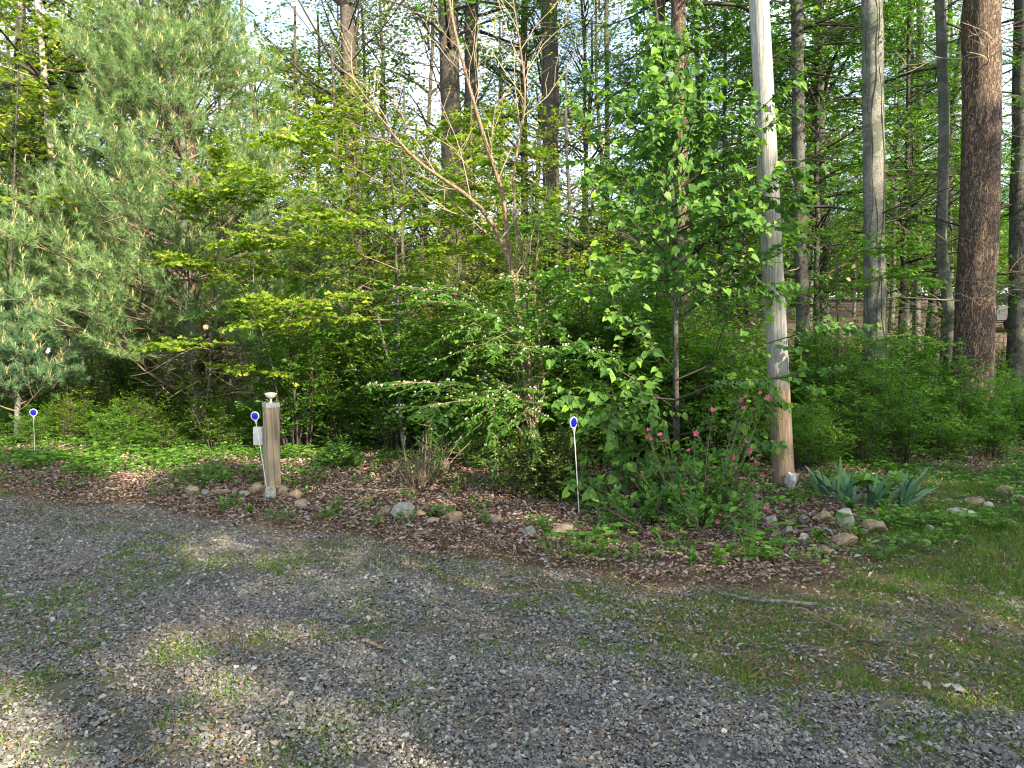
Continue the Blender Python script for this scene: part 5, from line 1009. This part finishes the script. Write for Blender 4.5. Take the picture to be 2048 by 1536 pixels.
for nx_, nz_ in ((-.02, .33), (.065, .34), (.03, 1.9)):
    a = Acc(); c_ = np.array([nx_, -math.sqrt(.113 ** 2 - nx_ ** 2), nz_]) + np.array(dirp) * (nz_ / dirp.z) * [1, 0, 0]; tubes(a, [c_ + [0, .01, 0], c_ - [0, .006, 0]], [.005, .006], 8, cap=True); link('nail', a.mesh('nail', M['galv']), root)
# whitewashed concrete lump at its foot
o = stone('flaking whitewashed concrete lump against the foot of the utility pole', 1583, 965, 26, 32, 'whitewash', 77, 'concrete_lump'); o['category'] = 'concrete'; del o['group']; o.location.y = pb_.y - .16; o.location.x = P(1583, 965, pb_.y - .16).x
# ------------------------------------------------------------------ wooden post
m, nt, out = newmat('post_wood'); L = nt.links; tc = nt.nodes.new('ShaderNodeTexCoord'); mpn = nd(nt, 'ShaderNodeMapping'); mpn.inputs['Scale'].default_value = (1, 1, .06); L.new(tc.outputs['Object'], mpn.inputs[0])
wv = nd(nt, 'ShaderNodeTexWave', Scale=9, Distortion=14, Detail=4); wv.inputs['Detail Scale'].default_value = 1.2; wv.bands_direction = 'DIAGONAL'; L.new(mpn.outputs[0], wv.inputs[0]); n1 = nd(nt, 'ShaderNodeTexNoise', Scale=60, Detail=6); L.new(mpn.outputs[0], n1.inputs[0])
f = math_(nt, 'ADD', math_(nt, 'MULTIPLY', wv.outputs[0], .45), math_(nt, 'MULTIPLY', n1.outputs[0], .6)); c = ramp(nt, f, [(.2, (.17, .13, .085)), (.5, (.27, .21, .14)), (.85, (.36, .29, .20))])
p_ = nd(nt, 'ShaderNodeBsdfPrincipled', Roughness=.85); L.new(c, p_.inputs['Base Color']); bm_ = nd(nt, 'ShaderNodeBump', Strength=.4, Distance=.006); L.new(f, bm_.inputs['Height']); L.new(bm_.outputs[0], p_.inputs['Normal']); L.new(p_.outputs[0], out.inputs[0]); M['post'] = m
import bmesh
def box(name, size, mat, parent, loc=(0, 0, 0), bev=.004, seg=2, rot=(0, 0, 0)):
    bm = bmesh.new(); bmesh.ops.create_cube(bm, size=1.0)
    for v in bm.verts: v.co = Vector((v.co.x * size[0], v.co.y * size[1], v.co.z * size[2]))
    if bev: bmesh.ops.bevel(bm, geom=bm.edges[:], offset=bev, segments=seg, affect='EDGES')
    me = bpy.data.meshes.new(name); bm.to_mesh(me); bm.free(); me.materials.append(M[mat]); o = link(name, me, parent, loc); o.rotation_euler = rot; return o
def lathe(name, prof, mat, parent, loc=(0, 0, 0), n=28, rot=(0, 0, 0), sm=True):
    a = Acc(); prof = np.array(prof, float); th = np.arange(n) / n * 2 * np.pi; V = np.stack([prof[:, 0:1] * np.cos(th), prof[:, 0:1] * np.sin(th), np.repeat(prof[:, 1:2], n, 1)], -1); k_ = len(prof)
    i = np.arange(k_ - 1)[:, None] * n; j = np.arange(n)[None]; a.add(V.reshape(-1, 3), np.stack([i + j, i + (j + 1) % n, i + n + (j + 1) % n, i + n + j], -1).reshape(-1, 4), .5, 0, sm); me = a.mesh(name, M[mat])
    try: me.set_sharp_from_angle(angle=R(40))
    except Exception: pass
    o = link(name, me, parent, loc); o.rotation_euler = rot; return o
pg = G(545, 974); root = empty('wooden_post', pg, R(36)); tag(root, 'square weathered wooden post with metal cap among stones at the edge of the drive', 'post'); HP = P(541, 806, pg.y).z - pg.z
box('timber', (.138, .138, HP + .1), 'post', root, (0, 0, HP / 2 - .05), .005, 2); cap = box('metal_cap', (.146, .146, .05), 'galv', root, (0, 0, HP - .02), .003, 2)
lathe('screw_eye', [(.012, -.004), (.018, -.004), (.019, 0), (.018, .004), (.012, .004), (.011, 0), (.012, -.004)], 'galv', root, (-.078, .0, HP - .12), 16, (R(90), 0, R(90)))
lt_ = empty('solar_light', Vector(pg) + Vector((0, 0, HP + .006))); tag(lt_, 'small mushroom-shaped cream garden light on top of the wooden post', 'garden light')
lathe('stem', [(.0, 0), (.022, 0), (.024, .006), (.010, .012), (.009, .042), (.0, .043)], 'lampglass', lt_)
lathe('lamp_bowl', [(.0, .040), (.018, .042), (.042, .056), (.056, .072), (.058, .080), (.05, .083), (.0, .083)], 'lampglass', lt_); lathe('lamp_lid', [(.045, .084), (.062, .086), (.064, .092), (.060, .099), (.03, .106), (0, .107)], 'lampglass', lt_)
# grey utility box on the far left side of the post
bxp = P(517, 872, pg.y + .02); bo = empty('electric_box', bxp, R(8)); tag(bo, 'flat grey metal box fixed to the left side of the wooden post', 'box')
box('housing', (.105, .05, .20), 'greyplate', bo, (0, 0, 0), .006, 2); box('lid', (.098, .006, .19), 'greyplate', bo, (0, -.029, 0), .002, 1); lathe('screw', [(0, .004), (.006, .003), (.007, 0)], 'galv', bo, (.04, -.033, -.02), 10, (R(90), 0, 0))
# ------------------------------------------------------------------ driveway markers
def marker(label, top, base_px, d=None, yaw=0.0, disc=.047):
    b = G(*base_px); yb = b.y if d is None else d; tp = P(top[0], top[1], yb); root = empty('driveway_marker', b); tag(root, label, 'reflector marker', 'blue driveway markers'); v = tp - b
    a = Acc(); tubes(a, [[0, 0, -.05], list(v * .5), list(v * (1 - disc * 1.05 / v.length))], [.0042, .0042, .0042], 8, .5, 0); link('stake', a.mesh('stake', M['whiteplastic']), root)
    up = v.normalized(); e = up.to_track_quat('Z', 'Y').to_euler(); hd = empty('head', tuple(v)); hd.parent = root
    # holder disc, facing the camera, turned by yaw
    q = Vector((math.sin(yaw), -math.cos(yaw), 0)).to_track_quat('Z', 'Y').to_euler(); hd.rotation_euler = q
    lathe('rim', [(0, -.008), (disc * .85, -.008), (disc, -.004), (disc, .004), (disc * .84, .006), (disc * .80, .003), (0, .003)], 'whiteplastic', hd); lathe('reflector', [(disc * .79, .0035), (disc * .77, .006), (disc * .3, .0075), (0, .0078)], 'blue', hd)
    nk = Acc(); tubes(nk, [list(v - up * disc * 1.9), list(v - up * disc * 1.4), list(v - up * disc * .93)], [.006, .010, .019], 10, .5, 0); link('neck', nk.mesh('neck', M['whiteplastic']), root)
marker('blue round reflector on a white stake standing before the boxwood, middle', (1147, 845), (1159, 1031), yaw=R(48), disc=.055)
marker('blue round reflector on a white stake leaning against the wooden post', (510, 832), (536, 986), yaw=R(-10), disc=.047)
marker('blue round reflector on an upright white stake alone at the left', (67, 825), (70, 924), yaw=R(5), disc=.048)
# white petal-like flower and dry leaves caught in branches
def petal(label, px, py, d, s_, mat, name, cat, tones=(.5, .5)):
    o0 = empty(name, P(px, py, d)); tag(o0, label, cat)
    for q in range(len(tones)):
        a = Acc(); leaves(a, np.zeros((1, 3)), np.array([[rng.normal(.3, .8), -.2, rng.normal(0, .8)]]), np.array([[.2, -1, .3]]), s_, s_ * .75, [tones[q]], OVAL); link('petal' if mat == 'white' else 'leaf', a.mesh('petal', M[mat]), o0)
petal('white blossom hanging in the pine twigs above the left marker', 94, 700, 9.3, .055, 'white', 'white_blossom', 'flower', (.8, .9, .7))
petal('dry orange-brown leaf caught in the twigs left of the layered sapling', 411, 649, 9.2, .075, 'straw', 'dry_leaf', 'leaf', (.5, .6))
for px, py in ((1703, 537), (1692, 556), (1802, 589), (1942, 765)): petal({1703: 'yellow leaf caught in shrubs right of the pole, the highest', 1692: 'yellow leaf just below the highest yellow one', 1802: 'yellow-orange leaf between pale trunk and big pine', 1942: 'small yellow leaf low in the right shrubs'}[px], px, py, 9.3, .07, 'straw', 'yellow_leaf', 'leaf', (.9,))

# ------------------------------------------------------------------ dark car far back at the right
def car():
    c0 = onground(2040, 30); root = empty('parked_car', c0, R(12)); tag(root, 'dark car half hidden beyond the trunks at the right edge', 'car')
    prof = [(-2.3, .35), (-2.35, .8), (-2.2, 1.0), (-1.2, 1.1), (-.55, 1.62), (1.4, 1.68), (2.15, 1.15), (2.3, 1.05), (2.32, .4)]; bm = bmesh.new(); Lf = [bm.verts.new((x, -.88 + (.12 if z_ > 1.3 else 0), z_)) for x, z_ in prof]; Rt = [bm.verts.new((x, .88 - (.12 if z_ > 1.3 else 0), z_)) for x, z_ in prof]
    bm.faces.new(Lf); bm.faces.new(Rt[::-1]); n = len(prof)
    for i in range(n): bm.faces.new((Lf[i], Rt[i], Rt[(i + 1) % n], Lf[(i + 1) % n]))
    bmesh.ops.recalc_face_normals(bm, faces=bm.faces[:]); bmesh.ops.bevel(bm, geom=bm.edges[:], offset=.06, segments=3, affect='EDGES'); me = bpy.data.meshes.new('body'); bm.to_mesh(me); bm.free(); me.materials.append(M['black']); link('body', me, root)
    for x0, x1 in ((-.75, .3), (.4, 1.45)): box('side_window', (x1 - x0, .02, .36), 'glass_dark', root, ((x0 + x1) / 2, -.80, 1.36), .01, 1, (R(-14), 0, 0)); box('window_trim', (x1 - x0, .02, .03), 'trimmetal', root, ((x0 + x1) / 2, -.87, 1.14), .004, 1)
    for x_ in (-1.45, 1.5):
        for s_ in (-1, 1):
            w = empty('wheel', (x_, s_ * .82, .34)); w.parent = root; lathe('tyre', [(.2, -.1), (.33, -.1), (.35, -.06), (.35, .06), (.33, .1), (.2, .1)], 'tyre', w, rot=(R(90), 0, 0)); lathe('rim', [(0, .08), (.06, .09), (.2, .06), (.21, .1), (.22, .1)], 'rim', w, rot=(R(90 if s_ < 0 else -90), 0, 0))
car()

# ------------------------------------------------------------------ the wood across the drive whose shade falls on the place
SHADE_PID = []
def shade_wood():
    ts = np.array(to_sun); hor = unit(ts * [1, 1, 0]); side = np.array([-hor[1], hor[0], 0]); tan_el = math.tan(SUN_EL)
    pts = []; sc = []
    # (where across the light, how far away, height of the tree)
    for s, D, H, q in [(-9, 16, 15, 0), (-6, 20, 15, 1), (-3.6, 15, 12.5, 0), (-1.9, 19, 13.5, 1), (.9, 24, 20, 3), (-.8, 12, 8.6, 0), (3.5, 15, 10.8, 0), (3.0, 11, 8.5, 1), (-1.4, 16, 11.5, 2), (2.6, 20, 13.0, 1), (5.6, 21, 12.4, 1), (7.6, 21, 14.5, 2), (9.2, 14, 12, 0), (11.4, 16, 13.5, 1), (14.0, 19, 15, 2), (18, 18, 15, 0), (6.4, 27, 15.5, 1)]:
        p_ = side * s + hor * (D - 4); pts.append([p_[0], p_[1], float(gz(p_[0], p_[1]))]); sc.append(H / 15); SHADE_PID.append(q)
    return np.array(pts), np.array(sc)
def shade_tree(H=15, mat='mid', lo=.22, wide=2.9):
    a = Acc(); n = 5200; t = rng.uniform(0, 1, n); r = wide * np.sqrt(rng.uniform(0, 1, n)) * np.interp(t, [0, .3, .8, 1], [.55, 1, .75, .2]); th = rng.uniform(0, 6.28, n)
    # clumped: keep where a lumpy noise is high
    C = np.stack([r * np.cos(th), r * np.sin(th), H * (lo + (1 - lo) * t)], -1); f_ = fbm(C[:, 0] + C[:, 2] * .6, C[:, 1] - C[:, 2] * .7, .8, int(H)); C = C[f_ > .40]; n = len(C); s_ = rng.uniform(.18, .36, n)
    leaves(a, C, rng.normal(0, 1, (n, 3)), rng.normal(0, .6, (n, 3)) + [0, 0, 1], s_, s_ * .7, rng.uniform(.2, .8, n)); tubes(a, [[0, 0, -.2], [.1, 0, H * .5], [0, .1, H * .95]], [.22, .15, .04], 8, .5, 1); return a.mesh('far', [M[mat], M['bark_grey']])
sw, swc = shade_wood()
scatter('woods_across_the_drive', sw, [shade_tree(15), shade_tree(15), shade_tree(15, 'deep'), shade_tree(15, 'mid', .69, 1.3)], rng.uniform(0, 6.28, len(sw)), swc, 'trees across the drive that shade the foreground', 'woods', pid=SHADE_PID)
